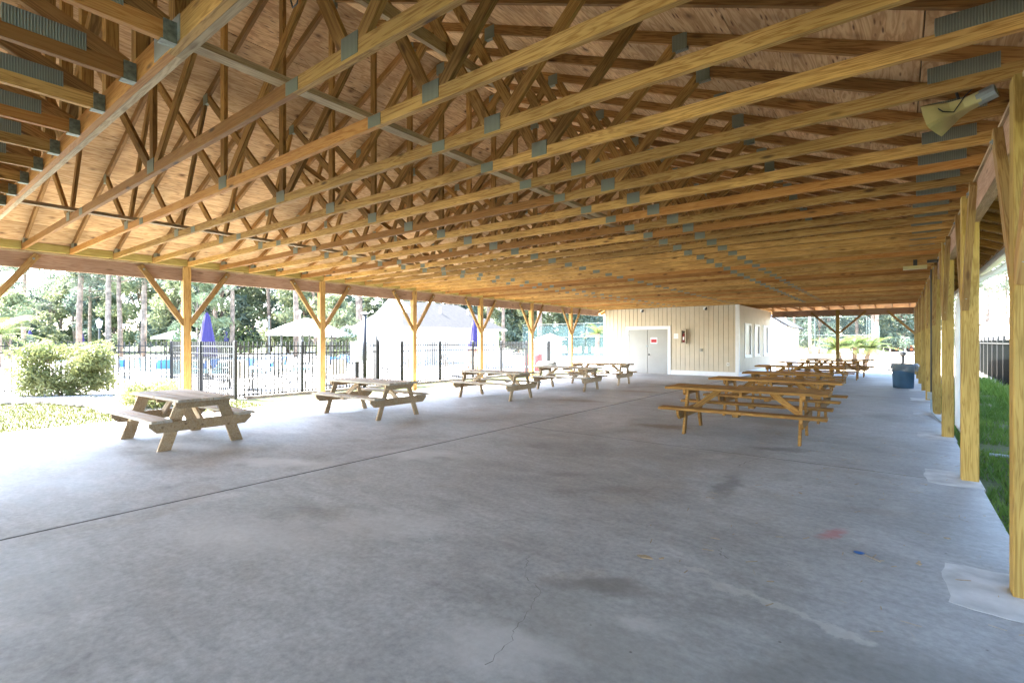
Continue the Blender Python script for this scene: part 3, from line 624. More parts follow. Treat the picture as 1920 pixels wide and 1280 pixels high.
MB().tube([(0.50, yc, 0.30), (0.50, yc - .05, 0.18), (0.50, yc - .3, 0.07), (0.56, yc - .9, 0.03), (0.62, yc - 1.5, 0.012)], 0.016, 8).build('flexible_tail', 'hose', cd, smooth=True)
cl_ = MB().tube([(-2.62, 1.5, 3.7), (-2.75, 1.55, 3.55), (-2.86, 1.6, 3.48), (-2.95, 1.62, 3.50), (-2.99, 1.62, 3.60), (-2.94, 1.6, 3.72), (-2.86, 1.58, 3.83), (-2.8, 1.55, 3.9)], 0.005, 6).build('hanging_cable', 'black', smooth=True)
tag(cl_, 'loop of black cable hanging among the webs near the girder', 'cable')

# ---------------------------------------------------------------- enclosed storage room inside the far end
sb = tag(empty('storage_building', (-8.2, 24, 0)), 'beige board sided storage room with white trim under the pavilion roof', 'building')
YB = 21.95; XR = -5.22; XL = -11.30; YBK = 28.35
MB().box(XL + 0.03, XR - 0.03, YB + 0.03, YBK - 0.03, 0.0, 2.972).build('wall', 'groove', sb)
x = XL + 0.10
while x < XR - 0.16:
    w = 0.196; x2 = min(x + w, XR - 0.12)
    z0 = 0.19
    if x2 > -10.17 and x < -8.04:
        z0 = 2.16
        if x < -10.17: MB().box(x + .004, -10.171, YB, YB + 0.035, 0.19, 2.16).build('siding_board', 'siding', sb)
        if x2 > -8.04: MB().box(-8.039, x2 - .004, YB, YB + 0.035, 0.19, 2.16).build('siding_board', 'siding', sb)
    MB().box(x + .004, x2 - .004, YB, YB + 0.035, z0, 2.965).build('siding_board', 'siding', sb)
    x += w + 0.004
y = YB + 0.10
wins = [(22.95, 24.10), (24.72, 25.80), (26.60, 27.70)]
while y < YBK - 0.1:
    y2 = min(y + 0.3, YBK - 0.04)
    hit = [w for w in wins if y2 > w[0] and y < w[1]]
    if not hit: MB().box(XR - 0.035, XR, y + .004, y2 - .004, 0.19, 2.965).build('siding_board', 'siding', sb)
    else:
        MB().box(XR - 0.035, XR, y + .004, y2 - .004, 0.19, 0.80).build('siding_board', 'siding', sb)
        MB().box(XR - 0.035, XR, y + .004, y2 - .004, 2.24, 2.965).build('siding_board', 'siding', sb)
        w = hit[0]
        if y < w[0] - 0.01: MB().box(XR - 0.035, XR, y + .004, w[0] - .001, 0.802, 2.238).build('siding_board', 'siding', sb)
        if y2 > w[1] + 0.01: MB().box(XR - 0.035, XR, w[1] + .001, y2 - .004, 0.802, 2.238).build('siding_board', 'siding', sb)
    y += 0.304
MB().box(-8.035, XR - 0.125, YB - 0.012, YB + 0.03, 0.0, 0.188).build('baseboard', 'white', sb)
MB().box(XL + 0.1, -10.175, YB - 0.012, YB + 0.03, 0.0, 0.188).build('baseboard', 'white', sb)
MB().box(XR - 0.03, XR + 0.012, YB + 0.1, YBK - 0.04, 0.0, 0.188).build('baseboard', 'white', sb)
MB().box(XR - 0.122, XR + 0.02, YB - 0.02, YB + 0.095, 0.0, 2.968).build('corner_trim', 'white', sb)
MB().box(XL - 0.03, XL + 0.09, YB - 0.02, YB + 0.09, 0.0, 2.68).build('corner_trim', 'white', sb)
MB().box(XR - 0.03, XR + 0.015, YBK - 0.035, YBK + 0.02, 0.0, 2.968).build('corner_trim', 'white', sb)
MB().box(XL - 0.012, XL + 0.028, YB + 0.1, YBK, 0.0, 2.68).build('side_wall', 'white', sb)
for wy0, wy1 in wins:
    wd = empty('window', (XR, (wy0 + wy1) / 2, 1.5), parent=sb)
    MB().box(XR - 0.028, XR - 0.02, wy0 + .05, wy1 - .05, 0.86, 2.18).build('pane', 'glass_dark', wd)
    f = MB(); f.box(XR - .02, XR + .025, wy0, wy0 + .09, .80, 2.24); f.box(XR - .02, XR + .025, wy1 - .09, wy1, .80, 2.24); f.box(XR - .02, XR + .024, wy0 + .09, wy1 - .09, .80, .88); f.box(XR - .02, XR + .024, wy0 + .09, wy1 - .09, 2.15, 2.24)
    f.build('window_frame', 'white', wd)
    MB().box(XR - .02, XR + .05, wy0 - .03, wy1 + .03, .76, .799).build('sill', 'white', wd)
f = MB(); f.box(-10.17, -10.04, YB - .03, YB + .03, 0, 2.0); f.box(-8.17, -8.04, YB - .03, YB + .03, 0, 2.0); f.box(-10.17, -8.04, YB - .032, YB + .03, 2.001, 2.15)
f.build('door_frame', 'white', sb)
for x0, x1 in ((-10.035, -9.125), (-9.105, -8.175)):
    d = MB().box(x0, x1, YB - .006, YB + .03, 0.012, 1.995).build('door', 'door', sb)
    hx = x1 if x0 > -9.5 else x0
    for hz in (0.25, 1.0, 1.75): MB().box(hx - .02, hx + .02, YB - .014, YB - .006, hz - .05, hz + .05).build('hinge', 'steel', d)
    if x0 > -9.5: MB().lathe([(0.03, 0), (0.03, 0.02), (0.018, 0.03), (0.032, 0.05), (0.028, 0.075)], 12).build('knob', 'iron', d, Matrix.Translation((x0 + .07, YB - .006, 0.86)) @ Matrix.Rotation(R(90), 4, 'X'))
    else: MB().box(x1 - .07, x1 + .05, YB - .022, YB - .006, 1.20, 1.29).build('hasp', 'steel', d)
sg = tag(empty('door_sign', (-8.81, YB - .008, 1.5)), 'small white sign with a red block on the right grey door', 'sign')
MB().box(-8.96, -8.66, YB - .011, YB - .0065, 1.36, 1.63).build('panel', 'white', sg); MB().box(-8.94, -8.68, YB - .0125, YB - .011, 1.40, 1.56).build('red_block', 'red', sg)
p = MB()
for k in range(4): p.box(-8.90 + .05 * k, -8.87 + .05 * k, YB - .0135, YB - .0125, 1.455, 1.51)
p.build('lettering', 'ink', sg)
nt_ = tag(empty('wall_notice', (-7.80, YB - .008, 1.7)), 'plain white notice on the beige siding beside the extinguisher cabinet', 'notice')
MB().box(-7.90, -7.70, YB - .008, YB - .001, 1.58, 1.80).build('sheet', 'white', nt_)
p = MB()
for k in range(5): p.box(-7.875, -7.73 - .012 * (k % 2), YB - .0088, YB - .008, 1.62 + .032 * k, 1.626 + .032 * k)
p.build('lettering', 'groove', nt_)
ex = tag(empty('extinguisher_cabinet', (-7.42, YB, 1.66)), 'cream wall cabinet with a fire extinguisher behind its clear front', 'cabinet')
fx = MB(); X0, X1, Z0_, Z1_ = -7.54, -7.32, 1.36, 1.98
fx.box(X0, X0 + .035, YB - .17, YB - .001, Z0_, Z1_); fx.box(X1 - .035, X1, YB - .17, YB - .001, Z0_, Z1_); fx.box(X0 + .035, X1 - .035, YB - .17, YB - .001, Z0_, Z0_ + .04); fx.box(X0 + .035, X1 - .035, YB - .17, YB - .001, Z1_ - .04, Z1_); fx.box(X0 + .035, X1 - .035, YB - .012, YB - .002, Z0_ + .04, Z1_ - .04)
fx.build('case', 'siding', ex)
MB().lathe([(0.055, 1.42), (0.06, 1.44), (0.06, 1.75), (0.03, 1.81), (0.018, 1.83)], 14, (-7.43, YB - .08)).build('extinguisher', 'ext', ex, smooth=True)
MB().box(-7.47, -7.39, YB - .13, YB - .05, 1.835, 1.90).build('valve', 'ink', ex); MB().box(-7.465, -7.395, YB - .143, YB - .139, 1.52, 1.66).build('label', 'white', ex)
for (xx, zz, nm, lb, m_) in ((-6.72, 1.09, 'wall_outlet', 'grey metal outlet box at waist height on the beige siding', 'steel'), (-5.62, 0.51, 'wall_outlet', 'pale outlet cover low on the beige siding near the corner', 'white')):
    o = tag(empty(nm, (xx, YB, zz)), lb, 'outlet'); MB().box(xx - .05, xx + .05, YB - .04, YB - .001, zz - .06, zz + .06).build('box', m_, o); MB().box(xx - .03, xx + .03, YB - .046, YB - .04, zz - .035, zz + .035).build('socket', 'groove', o)
for (xx, lb) in ((-9.35, 'small wall light high above the grey double doors'), (-6.52, 'small white floodlight high on the siding right of the doors')):
    o = tag(empty('wall_light', (xx, YB, 2.9)), lb, 'light'); MB().box(xx - .10, xx, YB - .03, YB - .001, 2.80, 2.92).build('base', 'white', o); MB().lathe([(0.03, 0), (0.055, 0.10), (0.05, 0.11)], 12).build('lamp', 'iron', o, Matrix.Translation((xx + .03, YB - .04, 2.88)) @ Matrix.Rotation(R(130), 4, 'X'))

# ---------------------------------------------------------------- picnic tables
def picnic_table(loc, rz, L, H, span, top_m, leg_m, label, group, legw=0.09, seat_out=0.70, foot=0.48, seatw=0.24, seat_z=0.425):
    T = Matrix.Translation(loc) @ Matrix.Rotation(rz, 4, 'Z')
    t = link('picnic_table', None, T); tag(t, label, 'table', group)
    q = random.Random(label)
    bw = 0.138
    for k in range(5):
        y = (k - 2) * (bw + 0.008); dx = q.uniform(-.012, .012)
        board('top_board', (-L / 2 + dx, y, H - 0.019 + q.uniform(-.002, .002)), (L / 2 + dx, y, H - 0.019), 0.038, bw, top_m, t, T=T, bev=0.004)
    for s_ in (-1, 1):
        board('seat_board', (-L / 2, s_ * (seat_out - seatw / 2), seat_z - .019), (L / 2, s_ * (seat_out - seatw / 2), seat_z - .019), 0.038, seatw, top_m, t, T=T, bev=0.005)
    for e in (-1, 1):
        x = e * (span / 2)
        for s_ in (-1, 1):
            ang = Vector((0, s_ * (foot - 0.25), -(H - 0.04)))
            c0 = Vector((x, s_ * 0.25, H - 0.039)); c1 = Vector((x, s_ * foot, 0.0))
            # leg with level-cut ends
            hw = legw / 2 / max(0.3, abs(ang.normalized().z)); lm = MB().prism([(c0.y - hw, c0.z), (c0.y + hw, c0.z), (c1.y + hw, c1.z), (c1.y - hw, c1.z)], 'X', -.019, .019)
            link('leg', lm.mesh('leg', leg_m), T @ Matrix.Translation((x, 0, 0)), t)
        so = seat_out - 0.01; zt, zb = seat_z - 0.0385, seat_z - 0.178
        cb = MB().prism([(-so, zt), (so, zt), (so, zb + .085), (so - .09, zb), (-so + .09, zb), (-so, zb + .085)], 'X', -.019, .019)
        link('cross_bar', cb.mesh('cross_bar', leg_m), T @ Matrix.Translation((x + e * .0385, 0, 0)), t)
        link('cleat', MB().prism([(-.345, H - .0385), (.345, H - .0385), (.345, H - .09), (.30, H - .128), (-.30, H - .128), (-.345, H - .09)], 'X', -.019, .019).mesh('cleat', leg_m), T @ Matrix.Translation((x + e * .0385, 0, 0)), t)
        board('diagonal_brace', (x - e * .03, 0, zt - .03), (x - e * 0.42, 0, H - .05), 0.085, 0.038, leg_m, t, T=T)
    link('cleat', boxmesh('cleat', 0.64, 0.06, 0.038, leg_m), T @ Matrix.Translation((0, 0, H - .0685)) @ Matrix.Rotation(R(90), 4, 'Z'), t)
    for s_ in (-1, 1): link('seat_cleat', boxmesh('seat_cleat', 0.20, 0.04, 0.085, leg_m), T @ Matrix.Translation((0, s_ * (seat_out - seatw / 2), seat_z - .0585)) @ Matrix.Rotation(R(90), 4, 'Z'), t)
    return t
GL, GR = 'weathered picnic tables along the open left side', 'honey brown picnic tables in the right row'
picnic_table((-8.47, 2.92, 0), R(1), 1.75, 0.675, 1.42, 'table_old', 'table_leg', 'weathered grey picnic table nearest the viewer by the small shrub', GL, legw=0.15, seat_out=0.66, foot=0.47)
picnic_table((-8.43, 6.28, 0), R(2), 1.95, 0.675, 1.60, 'table_old', 'table_leg', 'weathered picnic table second from the front on the left side', GL)
picnic_table((-8.34, 10.10, 0), R(3), 2.0, 0.68, 1.60, 'table_old', 'table_leg', 'pale picnic table in the middle of the left row before the picket fence', GL)
picnic_table((-8.02, 13.18, 0), R(4), 2.0, 0.68, 1.55, 'table_old', 'table_leg', 'pale picnic table overlapping the round concrete pedestal on the left', GL)
picnic_table((-8.20, 15.65, 0), R(3), 2.1, 0.70, 1.70, 'table_leg', 'table_leg', 'farthest left picnic table standing before the grey double doors', GL)
RT = [(-1.92, 8.46, 2.28, 'brown picnic table at the front of the right row with both benches in full view'),
      (-1.93, 10.85, 2.28, 'brown picnic table second from the front in the right row'),
      (-2.10, 13.28, 1.83, 'shorter brown picnic table third from the front in the right row'),
      (-2.36, 17.05, 2.30, 'brown picnic table fourth in the right row beside the beige corner'),
      (-2.30, 20.40, 2.30, 'brown picnic table fifth in the right row level with the blue bin'),
      (-2.08, 23.15, 2.30, 'dark picnic table sixth in the right row, next to last'),
      (-2.00, 25.30, 2.38, 'dark picnic table last in the right row by the sunny far opening')]
for k, (x, y, L, lb) in enumerate(RT): picnic_table((x, y, 0), R([2, -1, 1, 2, -1, 0.5, 1][k]), L, 0.72, L * 0.70, 'table_new', 'table_new', lb, GR)

# ---------------------------------------------------------------- bin, pedestal, litter
tb = tag(empty('trash_can', (0.09, 20.0, 0)), 'blue grey plastic trash can with a clear liner beside the right posts', 'trash can')
TT = Matrix.Translation((0.09, 20.0, 0))
MB().lathe([(0.25, 0.0), (0.265, 0.03), (0.285, 0.60), (0.30, 0.62), (0.305, 0.70), (0.315, 0.74), (0.30, 0.745), (0.275, 0.70), (0.255, 0.08)], 28).build('body', 'bin', tb, TT, smooth=True)
for s_ in (-1, 1): MB().box(s_ * .29 - .035, s_ * .29 + .035, -.06, .06, .60, .68).build('handle', 'ink', tb, TT)
lv = []; lfc = []; n = 40; qq = random.Random(2)
for j, (r_, z) in enumerate([(0.27, 0.60), (0.30, 0.76), (0.335, 0.775), (0.37, 0.70), (0.36, 0.60), (0.335, 0.52)]):
    for k in range(n):
        a = 2 * math.pi * k / n; w = 0.012 * j * math.sin(7 * a + j) + qq.uniform(-.01, .01); lv.append(((r_ + w) * math.cos(a), (r_ + w) * math.sin(a), z + 0.03 * (j > 3) * math.sin(3 * a + 1)))
for j in range(5):
    for k in range(n): lfc.append((j * n + k, j * n + (k + 1) % n, (j + 1) * n + (k + 1) % n, (j + 1) * n + k))
MB().add(lv, lfc).build('bin_liner', 'liner', tb, TT, smooth=True)
pd = tag(empty('stone_pedestal', (-11.0, 16.5, -0.1)), 'round concrete pedestal with a drum top standing behind the left tables', 'pedestal')
TP = Matrix.Translation((-11.0, 16.5, -0.0))
MB().lathe([(0.24, -.1), (0.24, 0.05), (0.15, 0.10), (0.13, 0.35), (0.17, 0.42)], 20).build('stem', 'grey_stone', pd, TP, smooth=True)
MB().lathe([(0.17, 0.42), (0.36, 0.46), (0.385, 0.50), (0.385, 0.60), (0.35, 0.65), (0.27, 0.67)], 24).build('drum_top', 'grey_stone', pd, TP, smooth=True)
sp_ = tag(empty('plastic_spoon', (-0.22, 4.19, 0)), 'small blue plastic spoon lying on the floor near the red chalk mark', 'spoon')
MB().lathe([(0.001, 0.002), (0.02, 0.003), (0.028, 0.008), (0.022, 0.009)], 14).build('bowl', 'blue', sp_, Matrix.Translation((-0.22, 4.19, 0.0)) @ Matrix.Diagonal((1.2, 0.9, 1, 1)))
MB().box(0, 0.12, -.004, .004, .003, .008).build('handle', 'stone', sp_, Matrix.Translation((-0.19, 4.18, 0)) @ Matrix.Rotation(R(-40), 4, 'Z'))
for k, (x, y, r_, lb) in enumerate([(-1.36, 3.23, 0.045, 'large pale dry leaf lying flat on the floor'), (-1.26, 3.28, 0.02, 'tiny pale leaf scrap beside the larger dry leaf'), (0.10, 4.23, 0.03, 'curled brown leaf on the floor near the corner post pad'),
                                   (-0.75, 5.5, 0.02, 'small brown leaf scrap on the floor in front of the brown tables'), (0.28, 4.9, 0.02, 'dark leaf scrap on the floor beside the corner post')]):
    o = MB().prism([(a, b2) for a, b2 in blob(0, 0, r_, r_ * 0.45, k * 0.8, n=11, jit=0.35, seed=20 + k)], 'Z', 0.003, 0.006).build('fallen_leaf', 'leaf_dry', None, Matrix.Translation((x, y, 0)) @ Matrix.Rotation(R(6), 4, 'X'))
    tag(o, lb, 'leaf', 'leaves on the floor')
lit = MB(); q = random.Random(11)
for k in range(150):
    x = q.uniform(-1.6, 0.6); y = q.uniform(3.0, 9.0); a = q.uniform(0, 3.1); l = q.uniform(.008, .045); w = q.uniform(.001, .003)
    c_, s_ = math.cos(a), math.sin(a); lit.add([(x - l * c_ + w * s_, y - l * s_ - w * c_, .003), (x + l * c_ + w * s_, y + l * s_ - w * c_, .003), (x + l * c_ - w * s_, y + l * s_ + w * c_, .006), (x - l * c_ - w * s_, y - l * s_ + w * c_, .006)], [(0, 1, 2, 3)])
tag(lit.build('pine_straw', 'leaf_dry'), 'scattered brown pine needles on the concrete by the right posts', 'pine needles', kind='stuff')

# ---------------------------------------------------------------- grass
def blades(name, n, region, mat, hmin, hmax, seed, label, z=-0.10, w=0.006):
    q = random.Random(seed); mb = MB()
    for k in range(n):
        x, y = region(q)
        if x is None: continue
        a = q.uniform(0, 6.28); h = q.uniform(hmin, hmax); lx, ly = q.uniform(-.6, .6) * h, q.uniform(-.6, .6) * h; ww = w * (1 + 0.05 * abs(y))
        c_, s_ = math.cos(a) * ww, math.sin(a) * ww
        mb.add([(x - c_, y - s_, z), (x + c_, y + s_, z), (x + lx, y + ly, z + h)], [(0, 1, 2)])
    return tag(mb.build(name, mat), label, 'grass', kind='stuff')
def right_strip(q):
    y = 3 + 20 * q.random() ** 1.8; x = q.uniform(0.66, 2.7)
    if math.sin(x * 3.1 + y * 1.7) + math.sin(y * 2.9 - x * 2) > 1.25: return None, None
    return x, y
blades('lawn_grass', 26000, right_strip, 'blade', 0.05, 0.13, 3, 'short green grass strip outside the right posts')
blades('weed_patch', 2500, lambda q: (2.35 + q.gauss(0, .12), q.uniform(5, 26)), 'blade', 0.15, 0.35, 4, 'taller weeds growing along the foot of the dark panel fence', w=0.012)
blades('sunny_grass', 14000, lambda q: (q.uniform(-18, -11.4), q.uniform(0.2, 6.0)), 'drygrass', 0.03, 0.08, 5, 'sunlit short grass between the floor edge and the shrub bed', w=0.008)

# ---------------------------------------------------------------- foliage builders
def leaf_cloud(blobs, n, size, seed, flat_=0.0, aspect=0.55):
    q = random.Random(seed); v = []; f = []
    tot = sum(b2[3] * b2[4] * b2[5] for b2 in blobs)
    for (cx, cy_, cz, rx, ry, rz_) in blobs:
        for k in range(max(4, int(n * rx * ry * rz_ / tot))):
            while True:
                a, b2, c_ = q.uniform(-1, 1), q.uniform(-1, 1), q.uniform(-1, 1); d2 = a * a + b2 * b2 + c_ * c_
                if d2 < 1 and d2 > 0.12: break
            p = Vector((cx + a * rx, cy_ + b2 * ry, cz + c_ * rz_)); s_ = size * q.uniform(0.6, 1.4)
            u = Vector((q.uniform(-1, 1), q.uniform(-1, 1), q.uniform(-1, 1) * (1 - flat_))).normalized(); w = u.orthogonal().normalized()
            w = (Matrix.Rotation(q.uniform(0, 6.28), 3, u) @ w) * s_ * aspect; u = u * s_
            i = len(v); v += [tuple(p - u), tuple(p + w * 0.5), tuple(p + u), tuple(p - w * 0.5)]; f.append((i, i + 1, i + 2, i + 3))
    mb = MB(); mb.v = v; mb.f = f; return mb
def pine_variant(seed):
    q = random.Random(seed); H = q.uniform(17, 23); pts = [(0, 0, 0)]; x = y = 0
    for k in range(1, 7):
        x += q.uniform(-.12, .12); y += q.uniform(-.12, .12); pts.append((x, y, H * k / 6))
    tr = MB().tube(pts, [0.22, 0.20, 0.18, 0.15, 0.12, 0.08, 0.03], 9)
    bl = []
    z = H * q.uniform(0.36, 0.48)
    while z < H:
        t = (z / H); r_ = (1 - t) * 4.2 + 0.9
        for k in range(4):
            a = q.uniform(0, 6.28); d = r_ * q.uniform(.35, 1.0); bl.append((d * math.cos(a), d * math.sin(a), z + q.uniform(-.5, .5), q.uniform(.7, 1.4), q.uniform(.7, 1.4), q.uniform(.35, .7)))
            tr.tube([(0, 0, z - 0.4), (d * math.cos(a) * .9, d * math.sin(a) * .9, z)], [0.06, 0.02], 5)
        z += q.uniform(0.9, 1.4)
    return tr.mesh('trunk', 'bark', True), leaf_cloud(bl, 4200, 0.26, seed, aspect=0.35).mesh('crown', 'pine')
def broad_variant(seed, mat):
    q = random.Random(seed); H = q.uniform(6.5, 10)
    tr = MB().tube([(0, 0, 0), (q.uniform(-.3, .3), q.uniform(-.3, .3), H * .35), (q.uniform(-.6, .6), q.uniform(-.6, .6), H * .75)], [0.18, 0.13, 0.05], 8)
    bl = []
    for k in range(26):
        a = q.uniform(0, 6.28); t = q.uniform(0.12, 1.0); r_ = 2.9 * math.sin(math.pi * min(1, t * 0.85 + .12)) * q.uniform(.4, 1.0)
        bl.append((r_ * math.cos(a), r_ * math.sin(a), t * H, q.uniform(.7, 1.3), q.uniform(.7, 1.3), q.uniform(.5, .95)))
        if k % 3 == 0: tr.tube([(0, 0, t * H * .6), (r_ * math.cos(a) * .8, r_ * math.sin(a) * .8, t * H)], [0.06, 0.02], 5)
    return tr.mesh('trunk', 'bark', True), leaf_cloud(bl, 4200, 0.27, seed).mesh('crown', mat)
PV = [pine_variant(s_) for s_ in (11, 12, 13, 14)]
BV = [broad_variant(21, 'broad'), broad_variant(22, 'broad'), broad_variant(23, 'dark_leaf'), broad_variant(24, 'dark_leaf')]
def tree(kind, var, x, y, sc, rz, label, group, sz=None):
    T = Matrix.Translation((x, y, -0.1)) @ Matrix.Rotation(rz, 4, 'Z') @ Matrix.Diagonal((sc, sc, sz or sc, 1))
    t = tag(link(kind, None, T), label, 'tree', group)
    link('trunk', var[0], T, t); link('crown', var[1], T, t)
def dirpos(px, d):     # bearing given as tangent off the view axis, d = depth in metres
    th = R(37.645); c_, s_ = math.cos(th), math.sin(th)
    return (d * (px * c_ - s_), d * (px * s_ + c_))
q = random.Random(77)
for k in range(34):
    t_ = -1.25 + 1.52 * (k + q.uniform(.1, .9)) / 34; d = q.uniform(46, 82)
    x, y = dirpos(t_, d)
    tree('pine_tree', PV[k % 4], x, y, q.uniform(.85, 1.25), q.uniform(0, 6.28), 'tall pine in the wood beyond the pool', 'pines beyond the pool')
for (t_, d, sc) in ((-0.862, 50, 1.25), (-0.803, 48, 1.15), (-0.30, 58, 1.2), (-0.13, 64, 1.2), (-0.045, 60, 1.2)):
    x, y = dirpos(t_, d); tree('pine_tree', PV[q.randrange(4)], x, y, sc, q.uniform(0, 6.28), 'tall pine in the wood beyond the pool', 'pines beyond the pool')
for k in range(50):
    t_ = -1.28 + 1.5 * (k + q.uniform(0, 1)) / 50; d = q.uniform(56, 80)
    x, y = dirpos(t_, d); tree('broadleaf_tree', BV[k % 4], x, y, q.uniform(.9, 1.5), q.uniform(0, 6.28), 'leafy understorey tree among the pines beyond the pool', 'understorey trees beyond the pool')
for (t_, d, v_, sc) in ((-1.0, 44, 0, .8), (-0.62, 46, 1, .8), (-0.35, 44, 0, .75), (0.12, 60, 1, 1.0), (0.0, 62, 0, 1.0)):
    x, y = dirpos(t_, d); tree('broadleaf_tree', BV[v_], x, y, sc, q.uniform(0, 6.28), 'leafy understorey tree among the pines beyond the pool', 'understorey trees beyond the pool')
for k in range(16):
    t_ = 0.48 + 0.36 * (k + q.uniform(0, 1)) / 16; d = q.uniform(62, 90)
    x, y = dirpos(t_, d); tree('broadleaf_tree', BV[(k * 3) % 4], x, y, q.uniform(.8, 1.2), q.uniform(0, 6.28), 'leafy tree behind the tall court fence', 'trees behind the court')
for k in range(9):
    t_ = 0.46 + 0.30 * (k + q.uniform(0, 1)) / 9; d = q.uniform(55, 70)
    x, y = dirpos(t_, d); tree('pine_tree', PV[k % 4], x, y, q.uniform(.8, 1.1), q.uniform(0, 6.28), 'pine trunk rising behind the tall court fence', 'pines behind the court')
for (t_, d, v_, sc, lb) in ((0.735, 88, 3, 1.1, 'dense dark green tree right of the court fence'), (0.79, 120, 0, 0.9, 'pale pinkish leafy tree behind the orange tractor')):
    x, y = dirpos(t_, d); tree('broadleaf_tree', BV[v_], x, y, sc, 1.0, lb, None)
for (t_, d, sc, lb) in ((0.944, 62, 1.1, 'pine standing beyond the tan roof, left of the corner post'), (0.985, 66, 1.0, 'second pine beyond the tan roof, nearest the corner post'), (0.965, 80, 1.1, 'thin pine farther behind the tan roof')):
    x, y = dirpos(t_, d); tree('pine_tree', PV[int(d) % 4], x, y, sc, d, lb, None)
q = random.Random(5)
for k in range(13):  # unseen row added to block sky light from the right
    x, y = q.uniform(9, 15), -12 + k * 3.0 + q.uniform(-1, 1)
    tree('broadleaf_tree' if k % 2 else 'pine_tree', BV[k % 4] if k % 2 else PV[k % 4], x, y, q.uniform(1.0, 1.35), q.uniform(0, 6.28), 'tall unseen tree added beyond the dark panel fence to block sky light', 'added sky-blocking trees right of the pavilion')
# shrubs
def shrub(name, loc, blobs, n, size, seed, label, stems=10, mat='bush'):
    T = Matrix.Translation(loc); t = tag(link(name, None, T), label, 'shrub')
    leaf_cloud(blobs, n, size, seed).build('foliage', mat, t, T)
    st = MB(); q = random.Random(seed)
    for k in range(stems):
        b2 = q.choice(blobs); st.tube([(b2[0] * .25, b2[1] * .25, 0), (b2[0] * .6, b2[1] * .6, b2[2] * .6), (b2[0] * .95, b2[1] * .95, b2[2])], [0.025, 0.018, 0.008], 5)
    st.build('stems', 'bark', t, T)
bb = []; q = random.Random(4)
for k in range(70):
    u = q.uniform(-1, 1); zz = q.uniform(0.15, 1.34); bb.append((u * 0.74 + q.uniform(-.2, .2), u * 0.74 + q.uniform(-.3, .3), zz, q.uniform(.26, .4), q.uniform(.26, .4), q.uniform(.2, .3)))
shrub('flowering_shrub', (-18.9, 3.55, -0.1), bb, 13000, 0.062, 31, 'large rounded light green shrub in front of the picket fence', 16)
bb = [(q.uniform(-.4, .4), q.uniform(-.4, .4), q.uniform(.15, .55), q.uniform(.18, .28), q.uniform(.18, .28), q.uniform(.15, .22)) for k in range(26)]
shrub('small_shrub', (-13.85, 4.1, -0.1), bb, 4200, 0.05, 33, 'small yellow green shrub behind the nearest weathered table', 8)
for k, (x, y, sc, lb) in enumerate([(-52, 20.5, 2.4, 'pale rounded ornamental bush beyond the pool'), (-60, 34, 2.0, 'low bush at the wood edge beyond the white canopies')]):
    bb = [(q.uniform(-1, 1) * sc, q.uniform(-1, 1) * sc, q.uniform(.4, 1.3) * sc * .7, .55 * sc, .55 * sc, .4 * sc) for j in range(12)]
    shrub('ornamental_bush', (x, y, -0.1), bb, 1500, 0.14, 40 + k, lb, 4, 'palm' if k == 0 else 'bush')
# palms
def palm(loc, trunks, fr, L, seed, label, th=1.0):
    T = Matrix.Translation(loc); t = tag(link('palm', None, T), label, 'palm'); q = random.Random(seed)
    for (tx, ty, lx, ly, hh) in trunks:
        MB().tube([(tx, ty, 0), (tx + lx * .5, ty + ly * .5, hh * .55), (tx + lx, ty + ly, hh)], [0.13 * th, 0.11 * th, 0.10 * th], 8).build('trunk', 'bark', t, T)
        for k in range(fr):
            a = 2 * math.pi * k / fr + q.uniform(-.2, .2); el = q.uniform(-.1, 1.25); mb = MB(); base = Vector((tx + lx, ty + ly, hh)); P = []
            l = L * q.uniform(.8, 1.15)
            for j in range(7):
                s_ = j / 6; P.append(base + Vector((math.cos(a) * l * s_ * math.cos(el * (1 - .4 * s_)), math.sin(a) * l * s_ * math.cos(el * (1 - .4 * s_)), l * (s_ * math.sin(el) - .38 * s_ * s_))))
            mb.tube(P, [0.02, .018, .016, .014, .011, .008, .004], 4)
            for j in range(1, 7):
                for m_ in range(3):
                    c_ = P[j - 1].lerp(P[j], m_ / 3); d = (P[j] - P[j - 1]).normalized(); side = d.cross(Vector((0, 0, 1))).normalized()
                    for s_ in (-1, 1):
                        e = c_ + side * s_ * l * .24 + d * l * .16 + Vector((0, 0, -.06 * l)); mb.add([c_ - d * .025, c_ + d * .025, e], [(0, 1, 2)])
            mb.build('frond', 'palm', t, T)
palm((-2.05, 33.6, -.1), [(-.5, 0, -.25, 0, 1.15), (0.05, .1, .05, 0, 1.35), (.45, -.1, .35, .05, 1.2)], 18, 1.25, 3, 'short bright fan palm clump with three stems past the far opening')
palm((-42.5, 5.0, -.1), [(0, 0, .3, 0, 2.0)], 16, 2.2, 5, 'palm with drooping yellow green fronds at the far left beyond the pool', 1.4)
palm((-19.2, 36.0, -.1), [(0, 0, .1, 0, 2.2)], 16, 1.3, 6, 'palm with drooping golden skirt left of the beige room', 1.6)

